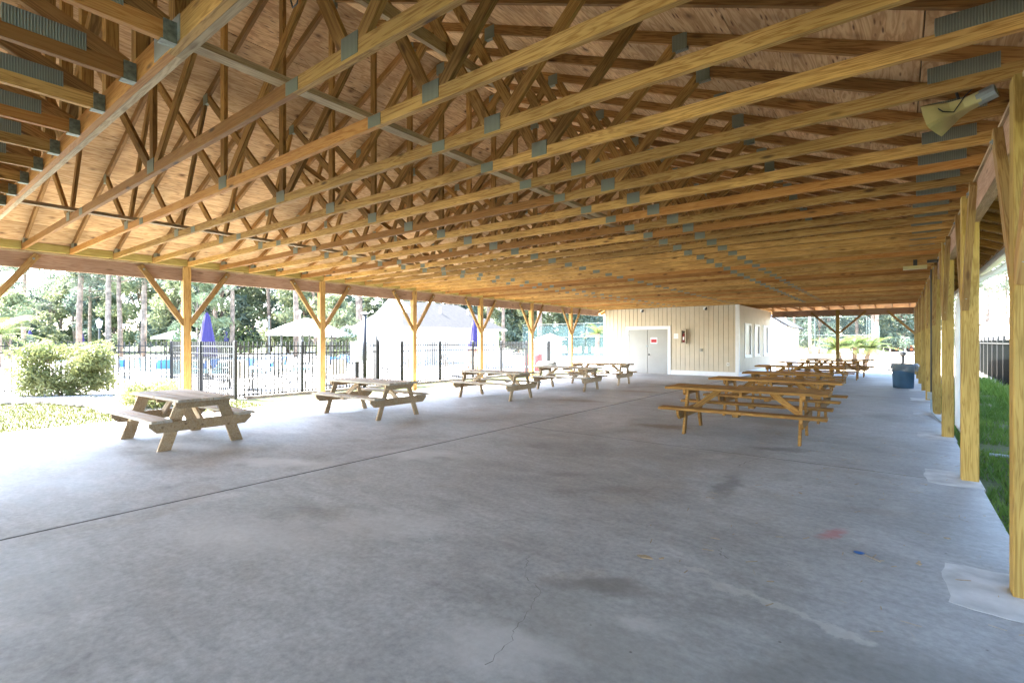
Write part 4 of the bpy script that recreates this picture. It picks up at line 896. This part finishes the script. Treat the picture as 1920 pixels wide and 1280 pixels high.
# edging stones
q = random.Random(8); ed = [(-20.2, 1.75), (-17.5, 2.05), (-16.9, 2.85), (-15.2, 3.2)]
seg = [(Vector((*a, 0)), Vector((*b2, 0))) for a, b2 in zip(ed[:-1], ed[1:])]; cnt = 0
for a, b2 in seg:
    n = int((b2 - a).length / 0.27)
    for k in range(n):
        p = a.lerp(b2, (k + .5) / n); sx, sy, sz = q.uniform(.10, .13), q.uniform(.07, .1), q.uniform(.05, .085)
        mb = MB(); vs = []
        mb.lathe([(0.6, -.6), (1, -.2), (.95, .5), (.5, 1.0)], 8)
        o = mb.build('edging_stone', 'stone', None, Matrix.Translation((p.x, p.y, -.075)) @ Matrix.Rotation(q.uniform(0, 3), 4, 'Z') @ Matrix.Diagonal((sx, sy, sz, 1)), smooth=True)
        tag(o, 'rough brown edging stone in the row along the gravel bed', 'stone', 'edging stones along the gravel bed')

# ---------------------------------------------------------------- picket fences
PK = MB().box(-.0135, .0135, -.0135, .0135, 0, 1.50).mesh('picket', 'black'); PST = MB().box(-.038, .038, -.038, .038, 0, 1.56).mesh('fence_post', 'black')
PCAP = MB().add([(-.038, -.038, 0), (.038, -.038, 0), (.038, .038, 0), (-.038, .038, 0), (0, 0, .03)], [(3, 2, 1, 0), (0, 1, 4), (1, 2, 4), (2, 3, 4), (3, 0, 4)]).mesh('post_cap', 'black')
def picket_fence(pts, label, step=1.83, gap=0.115):
    o = tag(empty('picket_fence', (pts[0][0], pts[0][1], -.1)), label, 'fence', 'black picket fences round the pool')
    for (a, b2) in zip(pts[:-1], pts[1:]):
        A = Vector((*a, -.1)); B = Vector((*b2, -.1)); L = (B - A).length; d = (B - A) / L; rz = math.atan2(d.y, d.x); n = max(1, round(L / step))
        for k in range(n + 1):
            P = A + d * L * k / n
            if k == 0 and a != pts[0]: continue
            pp = link('fence_post', PST, Matrix.Translation(P) @ Matrix.Rotation(rz, 4, 'Z'), o); link('post_cap', PCAP, Matrix.Translation(P + Vector((0, 0, 1.56))), pp)
        for z in (0.12, 1.22, 1.42): board('rail', A + Vector((0, 0, z)), B + Vector((0, 0, z)), 0.032, 0.026, 'black', o)
        m_ = int(L / gap)
        for k in range(1, m_): link('picket', PK, Matrix.Translation(A + d * (k * L / m_) + Vector((0, 0, .05))) @ Matrix.Rotation(rz, 4, 'Z'), o)
    return o
picket_fence([(-13.9, 6.05), (-13.9, 21.0)], 'long black metal picket fence between the pavilion and the pool deck')
picket_fence([(-18.2, 6.0), (-13.9, 6.05)], 'short black picket fence return behind the small shrub')
picket_fence([(-20.4, -1.0), (-20.4, 3.1), (-19.4, 4.68), (-18.2, 6.0)], 'black picket fence behind the large rounded shrub', gap=0.14)
picket_fence([(-13.9, 21.0), (-17.0, 26.0)], 'far end of the black picket fence near the brick pier', gap=0.16)
MB().box(-14.02, -13.78, 6.3, 21, -.1, -.02).build('fence_kerb', 'stone'); bpy.data.objects['fence_kerb']['kind'] = 'structure'
# dark panel fence on the right
pf = tag(empty('panel_fence', (2.62, 12, -.1)), 'tall dark solid panel fence beyond the grass strip on the right', 'fence')
y = -12.5  # near end runs on unseen, added to block low light
while y < 46:
    y2 = y + 1.85; xa = 2.35 + 0.03 * max(0, y - 6); xb = 2.35 + 0.03 * max(0, y2 - 6)
    board('fence_post', (xa, y, -.1), (xa, y, 1.66), 0.07, 0.07, 'black', pf, up=(0, 1, 0))
    pn = board('fence_panel', (xa, y + .036, 0.74), (xb, y2 - .036, 0.74), 1.55, 0.03, 'fence_panel', pf)
    for k in range(6):
        t_ = (k + .5) / 6; board('batten', (xa + (xb - xa) * t_ - .019, y + 1.85 * t_, 0.0), (xa + (xb - xa) * t_ - .019, y + 1.85 * t_, 1.48), 0.02, 0.012, 'fence_panel', pn, up=(0, 1, 0))
    board('rail', (xa - .03, y + .036, 1.38), (xb - .03, y2 - .036, 1.38), 0.045, 0.02, 'black', pf)
    y = y2
tag(MB().tube([(0.95, 9.2, -.05), (1.25, 9.1, -.04), (1.55, 8.9, -.05), (1.8, 8.8, -.06)], 0.02, 8).build('garden_hose', 'hose', smooth=True), 'short length of pale hose lying in the grass by the posts', 'hose')
# tall black pole and signs by the fence
bp = tag(empty('black_pole', (-13.70, 9.96, -.1)), 'thick black pole with a white cap rising above the picket fence', 'pole')
MB().tube([(-13.70, 9.96, -.1), (-13.70, 9.96, 2.34)], 0.062, 14).build('shaft', 'black', bp, smooth=True); MB().lathe([(0.10, 2.34), (0.11, 2.37), (0.05, 2.41)], 14, (-13.70, 9.96)).build('cap', 'white', bp, smooth=True)
bp = tag(empty('grey_bollard', (-13.98, 10.65, -.1)), 'grey square gate post standing right of the tall black pole', 'post')
MB().box(-14.05, -13.93, 10.59, 10.71, -.1, 1.52).build('shaft', 'iron', bp); MB().tube([(-13.99, 10.65, 1.52), (-13.99, 10.65, 1.64)], 0.03, 8).build('finial', 'iron', bp)
def fence_sign(y0, y1, z0, z1, label, head):
    o = tag(empty('rules_sign', (-13.82, (y0 + y1) / 2, z0)), label, 'sign')
    MB().box(-13.852, -13.842, y0, y1, z0, z1).build('board', 'white', o)
    tx = MB()
    for k in range(6): tx.box(-13.8415, -13.841, y0 + .06, y1 - .08 - .06 * (k % 3), z0 + .07 + .075 * k, z0 + .085 + .075 * k)
    tx.build('lettering', 'groove', o)
    if head:
        cu = bpy.data.curves.new('heading', 'FONT'); cu.body = head; cu.size = 0.20; cu.extrude = 0.001; cu.materials.append(M['red'])
        tmp = bpy.data.objects.new('heading', cu); COL.objects.link(tmp); bpy.context.view_layer.update()
        me = bpy.data.meshes.new_from_object(tmp); bpy.data.objects.remove(tmp); me.materials.clear(); me.materials.append(M['red'])
        link('heading', me, Matrix.Translation((-13.839, y0 + .08, z1 - .17)) @ Matrix.Rotation(R(90), 4, 'Z') @ Matrix.Rotation(R(90), 4, 'X'), o)
fence_sign(9.53, 10.25, 0.80, 1.45, 'white rules board on the fence left of the tall black pole', None)
fence_sign(10.82, 11.48, 0.62, 1.58, 'white rules board with a red heading on the picket fence', '10')

# ---------------------------------------------------------------- pool side furniture
def closed_umbrella(x, y, label, z=-.08):
    T = Matrix.Translation((x, y, z)); t = tag(link('closed_umbrella', None, T), label, 'umbrella', 'closed violet umbrellas')
    n = 24; prof = [(0.03, 2.72), (0.10, 2.55), (0.16, 2.25), (0.155, 2.22), (0.20, 1.9), (0.27, 1.4), (0.34, 1.0), (0.30, 0.92), (0.05, 0.95)]
    mb = MB(); vs = []; fs = []
    for j, (r_, zz) in enumerate(prof):
        for k in range(n):
            a = 2 * math.pi * k / n; rr = r_ * (1 + 0.17 * (j > 0) * math.cos(8 * a + .4 * j)); vs.append((rr * math.cos(a), rr * math.sin(a), zz))
    for j in range(len(prof) - 1):
        for k in range(n): fs.append((j * n + k, j * n + (k + 1) % n, (j + 1) * n + (k + 1) % n, (j + 1) * n + k))
    fs.append(tuple(range(n)))
    mb.add(vs, fs).build('canopy', 'purple', t, T, smooth=True)
    MB().tube([(0, 0, 0), (0, 0, 1.5)], 0.025, 8).build('pole', 'iron', t, T); MB().lathe([(0.25, 0), (0.25, 0.06), (0.06, 0.1), (0.05, 0.25)], 16).build('base', 'iron', t, T)
for x, y, lb in ((-22.27, 8.59, 'nearest closed violet umbrella behind the picket fence left of a timber post'), (-18.1, 20.14, 'closed violet umbrella in front of the pool house wall'), (-69.85, 10.5, 'far closed violet umbrella at the far left above the fence'),
                 (-69.65, 14.5, 'far closed violet umbrella behind the large rounded shrub'), (-62, 26.0, 'small closed violet umbrella at the wood edge behind the chairs')): closed_umbrella(x, y, lb)
def canopy(x, y, hw, zt, ze, label, rz=0.3):
    T = Matrix.Translation((x, y, -.08)) @ Matrix.Rotation(rz, 4, 'Z'); t = tag(link('shade_canopy', None, T), label, 'canopy', 'white shade canopies')
    v = []; f = []; n = 8
    for r_, zz in ((0.16, zt), (0.5, zt - .30), (1.0, ze)):
        for k in range(n):
            a = 2 * math.pi * (k + .5) / n; v.append((hw * r_ * math.cos(a), hw * r_ * math.sin(a), zz))
    for j in range(2):
        for k in range(n): f.append((j * n + k, j * n + (k + 1) % n, (j + 1) * n + (k + 1) % n, (j + 1) * n + k))
    MB().add(v, f).build('canvas_top', 'canvas', t, T); MB().lathe([(hw * .24, zt - .04), (hw * .05, zt + .12)], 8).build('vent_cap', 'canvas', t, T)
    for a in (.6, 2.2, 3.7, 5.3): MB().tube([(hw * .6 * math.cos(a), hw * .6 * math.sin(a), 0), (hw * .6 * math.cos(a), hw * .6 * math.sin(a), zt - .45)], 0.07, 8).build('leg', 'iron', t, T)
    v2 = MB()
    for k in range(n):
        a0, a1 = 2 * math.pi * (k + .5) / n, 2 * math.pi * (k + 1.5) / n
        v2.add([(hw * math.cos(a0), hw * math.sin(a0), ze), (hw * math.cos(a1), hw * math.sin(a1), ze), (hw * math.cos(a1), hw * math.sin(a1), ze - .18), (hw * math.cos(a0), hw * math.sin(a0), ze - .18)], [(0, 1, 2, 3)])
    v2.build('valance', 'canvas', t, T)
canopy(-33.6, 19.5, 2.8, 3.05, 2.15, 'large white shade canopy on posts beyond the fence'); canopy(-40.5, 27.5, 3.0, 2.9, 2.1, 'second white shade canopy beside the pool house'); canopy(-58, 20.0, 2.6, 2.7, 1.95, 'distant white shade canopy left of the nearest closed umbrella')
def chair(x, y, rz, label, sc=1.0):
    T = Matrix.Translation((x, y, -.085)) @ Matrix.Rotation(rz, 4, 'Z'); t = tag(link('patio_chair', None, T), label, 'chair', 'patio chairs behind the picket fence')
    fr = MB()
    for s_ in (-.27, .27):
        fr.tube([(.28, s_, 0), (.24, s_, .25), (.22, s_, .42), (.26, s_, .62), (0, s_, .64), (-.22, s_, .60)], .011, 6); fr.tube([(-.33, s_, 0), (-.16, s_, .25), (-.20, s_, .42), (-.30, s_, .98)], .011, 6); fr.tube([(.22, s_, .42), (-.20, s_, .40)], .011, 6)
    fr.tube([(-.30, -.27, .98), (-.30, .27, .98)], .011, 6); fr.tube([(.22, -.27, .42), (.22, .27, .42)], .011, 6); fr.tube([(0.1, -.27, .22), (0.1, .27, .22)], .008, 6)
    fr.build('frame', 'iron', t, T)
    MB().add([(.21, -.25, .435), (.21, .25, .435), (-.19, .25, .41), (-.19, -.25, .41)], [(0, 1, 2, 3)]).build('seat_sling', 'sling', t, T); MB().add([(-.215, -.25, .46), (-.215, .25, .46), (-.30, .25, .96), (-.30, -.25, .96)], [(0, 1, 2, 3)]).build('back_sling', 'sling', t, T)
CH_ = [(-15.4, 6.9, 2.4), (-15.0, 7.6, -2.2), (-15.9, 8.5, .6), (-15.2, 9.2, -.9), (-14.75, 9.6, 2.9), (-15.6, 10.2, 1.2), (-15.1, 12.2, -1.0), (-15.0, 13.2, 2.0), (-15.2, 15.4, .4), (-15.3, 16.8, -2.0), (-21.5, 5.6, .8), (-17.8, 7.2, 1.4), (-18.5, 9.8, -1.6)]
for x, y, a in CH_: chair(x, y, a, 'patio chair with thin dark frame and pale sling behind the picket fence')
for x, y, lb in ((-16.3, 7.6, 'round patio table among the chairs left of a timber post'), (-15.9, 9.9, 'round patio table among the chairs behind the second weathered table'), (-15.6, 16.0, 'round patio table near the far closed umbrella')):
    T = Matrix.Translation((x, y, -.085)); t = tag(link('patio_table', None, T), lb, 'table', 'patio tables behind the picket fence')
    MB().lathe([(0.55, 0.68), (0.56, 0.70), (0.55, 0.715)], 24).build('table_top', 'canvas', t, T); MB().tube([(0, 0, 0), (0, 0, .68)], .03, 8).build('pedestal', 'iron', t, T); MB().lathe([(0.28, 0), (0.28, 0.03), (0.04, 0.06)], 16).build('base', 'iron', t, T)
# loungers and bins glimpsed beyond
for k in range(10):
    x, y = -24.0 + rnd.uniform(-3, 1), 6.8 + k * 1.3
    T = Matrix.Translation((x, y, -.08)) @ Matrix.Rotation(R(rnd.uniform(-15, 15)), 4, 'Z'); t = tag(link('pool_lounger', None, T), 'blue sling lounger on the pool deck beyond the fence', 'lounger', 'blue loungers by the pool')
    fr = MB()
    for s_ in (-.3, .3): fr.tube([(-.9, s_, 0), (-.9, s_, .32), (.35, s_, .32), (.9, s_, .75)], .018, 6); fr.tube([(.4, s_, 0), (.4, s_, .32)], .018, 6)
    fr.build('frame', 'white', t, T); MB().add([(-.9, -.28, .33), (-.9, .28, .33), (.35, .28, .33), (.35, -.28, .33), (.9, .28, .76), (.9, -.28, .76)], [(0, 1, 2, 3), (3, 2, 4, 5)]).build('sling', 'blue', t, T)
lp = tag(empty('lamp_post', (-44.1, 10.15, -.1)), 'black lamp post with a lantern head beyond the large shrub', 'lamp post')
TL = Matrix.Translation((-44.1, 10.15, -.1))
MB().tube([(0, 0, 0), (0, 0, .5), (0, 0, 2.5)], [.11, .07, .055], 10).build('pole', 'black', lp, TL); MB().lathe([(.10, 2.5), (.20, 2.95), (.19, 2.96)], 6).build('lantern', 'canvas', lp, TL); MB().lathe([(.25, 2.96), (.05, 3.15), (.02, 3.25)], 6).build('roof', 'black', lp, TL)
for (x, y, h, lb) in ((-36.8, 20.8, 3.6, 'slim pale lamp pole left of the white canopy'), (-60, 30, 4.2, 'distant slim pale pole before the wood')):
    o = tag(empty('lamp_pole', (x, y, -.1)), lb, 'lamp post'); MB().tube([(x, y, -.1), (x, y, h)], .06, 8).build('pole', 'steel', o); MB().lathe([(.03, h), (.16, h + .12), (.03, h + .3)], 10, (x, y)).build('globe', 'canvas', o)
# brick pier and grey bins near the far fence
bk = tag(empty('brick_pier', (-17.3, 19.3, -.1)), 'low brick pier behind the far part of the picket fence', 'pier')
for r_ in range(14):
    for k in range(4):
        x0 = -17.6 + k * .16 + (.08 if r_ % 2 else 0); MB().box(x0, x0 + .15, 19.1, 19.5, -.1 + r_ * .085, -.1 + r_ * .085 + .075).build('brick', 'brick', bk)
MB().box(-17.57, -16.93, 19.13, 19.47, -.1, 1.08).build('mortar_core', 'grey_stone', bk); MB().box(-17.65, -16.82, 19.05, 19.55, 1.095, 1.16).build('coping', 'grey_stone', bk)
o = tag(empty('service_counter', (-19.3, 22.8, -.1)), 'white service counter in front of the pool house', 'counter'); MB().box(-19.8, -18.8, 21.2, 24.4, -.1, .95).build('body', 'white', o); MB().box(-19.9, -18.65, 21.05, 24.55, .951, 1.02).build('counter_top', 'grey_stone', o)
o = tag(empty('utility_cabinet', (-16.4, 24.4, -.1)), 'tall grey utility cabinet at the end of the picket fence', 'cabinet'); MB().box(-16.9, -15.9, 24.0, 25.0, -.1, 1.55).build('body', 'steel', o); MB().box(-15.9, -15.885, 24.1, 24.9, .05, 1.45).build('door', 'grey_stone', o); MB().box(-15.885, -15.86, 24.78, 24.82, .7, .85).build('handle', 'iron', o)
for x, y, lb in ((-15.2, 21.1, 'red traffic barrel beside the fence end, left of a post'), (-14.95, 21.65, 'red traffic barrel beside the fence end, right of a post')):
    o = tag(empty('red_barrel', (x, y, -.1)), lb, 'barrel'); MB().lathe([(.22, -.1), (.23, .35), (.20, .36), (.20, .72), (.16, .80)], 14, (x, y)).build('body', 'red', o); MB().lathe([(.235, .10), (.235, .22)], 14, (x, y)).build('band', 'white', o)

# ---------------------------------------------------------------- pool house
ph = tag(empty('pool_house', (-29.5, 24.5, -.1)), 'white pool house with a grey hipped roof and small front gable', 'building')
hx0, hx1, hy0, hy1 = -30.6, -25.6, 21.65, 31.4
MB().box(hx0, hx1, hy0, hy1, -.1, 2.42).build('wall', 'white', ph)
rx = (hx0 + hx1) / 2; e = .45; ry0, ry1, rzz = 23.4, 29.3, 4.35
rf = MB().add([(hx1 + e, hy0 - e, 2.40), (hx1 + e, hy1 + e, 2.40), (hx0 - e, hy1 + e, 2.40), (hx0 - e, hy0 - e, 2.40), (rx, ry0, rzz), (rx, ry1, rzz)], [(0, 1, 5, 4), (1, 2, 5), (2, 3, 4, 5), (3, 0, 4), (3, 2, 1, 0)]).build('roof', 'shingle', ph)
MB().add([(rx - 1.4, ry0 - 1.0, 3.45), (rx + 1.4, ry0 - 1.0, 3.45), (rx, ry0 - 1.0, 4.38), (rx, ry0 + .2, 4.38), (rx + 1.4, ry0 + .2, 3.45), (rx - 1.4, ry0 + .2, 3.45)], [(0, 1, 2), (1, 4, 3, 2), (0, 2, 3, 5)]).build('front_gable', 'white', rf)
MB().box(rx - 1.3, rx + 1.3, ry0 - 1.06, ry0 - 1.005, 3.40, 3.56).build('louvre', 'glass_dark', rf)
MB().box(hx1 + e, hx1 + e + .06, hy0 - e, hy1 + e, 2.28, 2.42).build('gutter', 'white', ph)
for y in (26.2, 29.2): MB().tube([(rx + 1.2, y, 3.2), (rx + 1.2, y, 4.0)], .06, 8).build('vent_pipe', 'white', rf)
for y0, y1, z0, z1, nm, m_ in ((23.6, 24.5, -.09, 1.95, 'door', 'glass_dark'), (25.2, 26.8, .95, 1.9, 'window', 'glass_dark'), (28.6, 29.6, -.09, 1.95, 'door', 'door')):
    w = MB().box(hx1 + .002, hx1 + .03, y0, y1, z0, z1).build(nm, m_, ph); f = MB(); f.box(hx1 + .002, hx1 + .05, y0 - .08, y0, z0, z1 + .08); f.box(hx1 + .002, hx1 + .05, y1, y1 + .08, z0, z1 + .08); f.box(hx1 + .002, hx1 + .05, y0, y1, z1, z1 + .08); f.build('frame', 'white', w)
ck = tag(empty('wall_clock', (-25.56, 22.6, 1.85)), 'round white clock with a dark rim on the pool house wall', 'clock'); CT = Matrix.Translation((-25.59, 22.6, 1.86)) @ Matrix.Rotation(R(90), 4, 'Y')
MB().lathe([(.24, 0), (.24, .05), (.205, .05), (.205, .03)], 24).build('rim', 'iron', ck, CT); MB().lathe([(.204, .01), (.204, .032)], 24).build('face', 'white', ck, CT); MB().box(-.14, 0, -.012, .012, .033, .04).build('hand', 'ink', ck, CT); MB().box(-.01, .01, -.0, .12, .041, .046).build('hand', 'ink', ck, CT)
cb = tag(empty('white_cabana', (-23.0, 35.0, -.1)), 'small white cabana with a pitched roof left of the court fence', 'building')
MB().box(-23.7, -22.3, 34.3, 35.7, -.1, 1.62).build('wall', 'white', cb); MB().add([(-24, 34, 1.6), (-22, 34, 1.6), (-22, 36, 1.6), (-24, 36, 1.6), (-23, 35, 2.12)], [(0, 1, 4), (1, 2, 4), (2, 3, 4), (3, 0, 4), (3, 2, 1, 0)]).build('roof', 'canvas', cb); MB().box(-22.298, -22.27, 34.7, 35.3, -.09, 1.5).build('door', 'door', cb)

# ---------------------------------------------------------------- beyond the far end
cf = tag(empty('court_fence', (-14, 38, -.1)), 'tall chain link court fence with green windscreen across the yard', 'fence')
def court(a, b2, screen, step=3.0):
    A = Vector((*a, -.1)); B = Vector((*b2, -.1)); L = (B - A).length; d = (B - A) / L; n = max(1, round(L / step))
    for k in range(n + 1): P = A + d * L * k / n; MB().tube([P, P + Vector((0, 0, 3.12))], .026, 8).build('fence_post', 'dull_steel', cf)
    for z in (.1, 1.95, 3.10): MB().tube([A + Vector((0, 0, z)), B + Vector((0, 0, z))], .018, 6).build('rail', 'dull_steel', cf)
    for k in range(n):
        P, Q = A + d * (L * k / n), A + d * (L * (k + 1) / n)
        MB().add([P + Vector((0, 0, .12)), Q + Vector((0, 0, .12)), Q + Vector((0, 0, 3.08)), P + Vector((0, 0, 3.08))], [(0, 1, 2, 3)]).build('mesh_panel', 'chain', cf)
        if screen: MB().add([P + Vector((0.0, .05, .4)), Q + Vector((0, .05, .4)), Q + Vector((0, .05, 2.95)), P + Vector((0, .05, 2.95))], [(0, 1, 2, 3)]).build('windscreen', 'screen', cf)
court((-28, 38), (-18.2, 38), True); court((-18.2, 38), (-1.6, 38), False); court((-1.6, 38), (-1.6, 62), False)
sh = tag(empty('white_shed', (-6.4, 33, -.1)), 'white shed with a plain door just past the far end of the room', 'building')
MB().prism([(-7.9, -.1), (-4.9, -.1), (-4.9, 2.30), (-6.4, 3.30), (-7.9, 2.30)], 'Y', 31.0, 35.0).build('wall', 'white', sh)
for s_ in (-1, 1): board('roof', (-6.4 + s_ * 1.75, 33, 2.22), (-6.4 + s_ * .01, 33, 3.38), 0.04, 4.3, 'shingle', sh)
d = MB().box(-5.42, -5.02, 30.97, 30.998, -.09, 2.0).build('door', 'door', sh); f = MB(); f.box(-5.5, -5.42, 30.95, 30.998, -.09, 2.08); f.box(-5.02, -4.94, 30.95, 30.998, -.09, 2.08); f.box(-5.42, -5.02, 30.95, 30.998, 2.0, 2.08); f.build('frame', 'white', d)
o = tag(empty('black_standpipe', (0.12, 30.2, -.1)), 'short black post with a round head beyond the trash can', 'post'); MB().tube([(0.12, 30.2, -.1), (0.12, 30.2, .75)], .07, 10).build('shaft', 'black', o); MB().lathe([(.07, .75), (.13, .82), (.12, .95), (.04, 1.0)], 12, (.12, 30.2)).build('head', 'black', o)
tc_ = tag(empty('orange_tractor', (0.5, 93.5, -.1)), 'small orange tractor parked on the far pale yard', 'tractor'); TR_ = Matrix.Translation((0.5, 93.5, -.1)) @ Matrix.Rotation(R(12), 4, 'Z')
MB().prism([(-1.2, .6), (.9, .6), (1.0, 1.0), (.5, 1.2), (-.3, 1.15), (-.6, 1.5), (-1.3, 1.45)], 'Y', -.4, .4).build('body', 'orange', tc_, TR_)
for (x, r_) in ((-1.0, .55), (.75, .4)):
    for s_ in (-.62, .42):
        w = MB().tube([(x, s_, r_), (x, s_ + .2, r_)], r_, 18).build('wheel', 'tyre', tc_, TR_); MB().tube([(x, s_ - .01, r_), (x, s_ + .21, r_)], r_ * .5, 12).build('rim', 'orange', w, TR_)
MB().box(-1.0, -.6, -.25, .25, 1.2, 1.3).build('seat', 'tyre', tc_, TR_); MB().tube([(-1.15, -.4, 1.4), (-1.15, -.4, 2.1), (-1.15, .4, 2.1), (-1.15, .4, 1.4)], .04, 6).build('roll_bar', 'iron', tc_, TR_)
tr_ = tag(empty('utility_trailer', (-2.0, 92.0, -.1)), 'dark low trailer with two wheels left of the orange tractor', 'trailer'); T2 = Matrix.Translation((-2.0, 92.0, -.1))
MB().box(-1.2, 1.2, -.6, .6, .45, .55).build('bed', 'iron', tr_, T2); MB().tube([(1.2, 0, .5), (2.0, 0, .45)], .05, 6).build('hitch', 'iron', tr_, T2)
for x in (-.6, .5):
    for s_ in (-.75, .62): MB().tube([(x, s_, .36), (x, s_ + .14, .36)], .36, 16).build('wheel', 'tyre', tr_, T2)
# neighbour house seen between the right posts
nh = tag(empty('neighbour_house', (9.5, 68, -.1)), 'pale house with a tan roof behind the dark panel fence', 'building')
MB().box(6.0, 20, 60, 72, -.1, 3.0).build('wall', 'white', nh)
MB().add([(5.4, 59.4, 2.95), (20.6, 59.4, 2.95), (20.6, 72.6, 2.95), (5.4, 72.6, 2.95), (10, 66, 4.3), (16, 66, 4.3)], [(0, 1, 5, 4), (1, 2, 5), (2, 3, 4, 5), (3, 0, 4), (3, 2, 1, 0)]).build('roof', 'pinkroof', nh)
for x in (7.0, 9.2, 11.4): w = MB().box(x, x + 1.2, 59.96, 59.998, .9, 2.2).build('window', 'glass_dark', nh); MB().box(x - .08, x + 1.28, 59.93, 59.998, .8, .9).build('sill', 'white', w)
wf = tag(empty('white_railing', (5, 52, -.1)), 'white railing fence in front of the neighbouring house', 'fence')
for k in range(16):
    x = 3.5 + k * .6; MB().box(x - .04, x + .04, 52, 52.06, -.1, 2.55).build('fence_post', 'white', wf)
for z in (.3, 1.7, 2.5): MB().box(3.4, 13, 52.061, 52.09, z, z + .07).build('rail', 'white', wf)
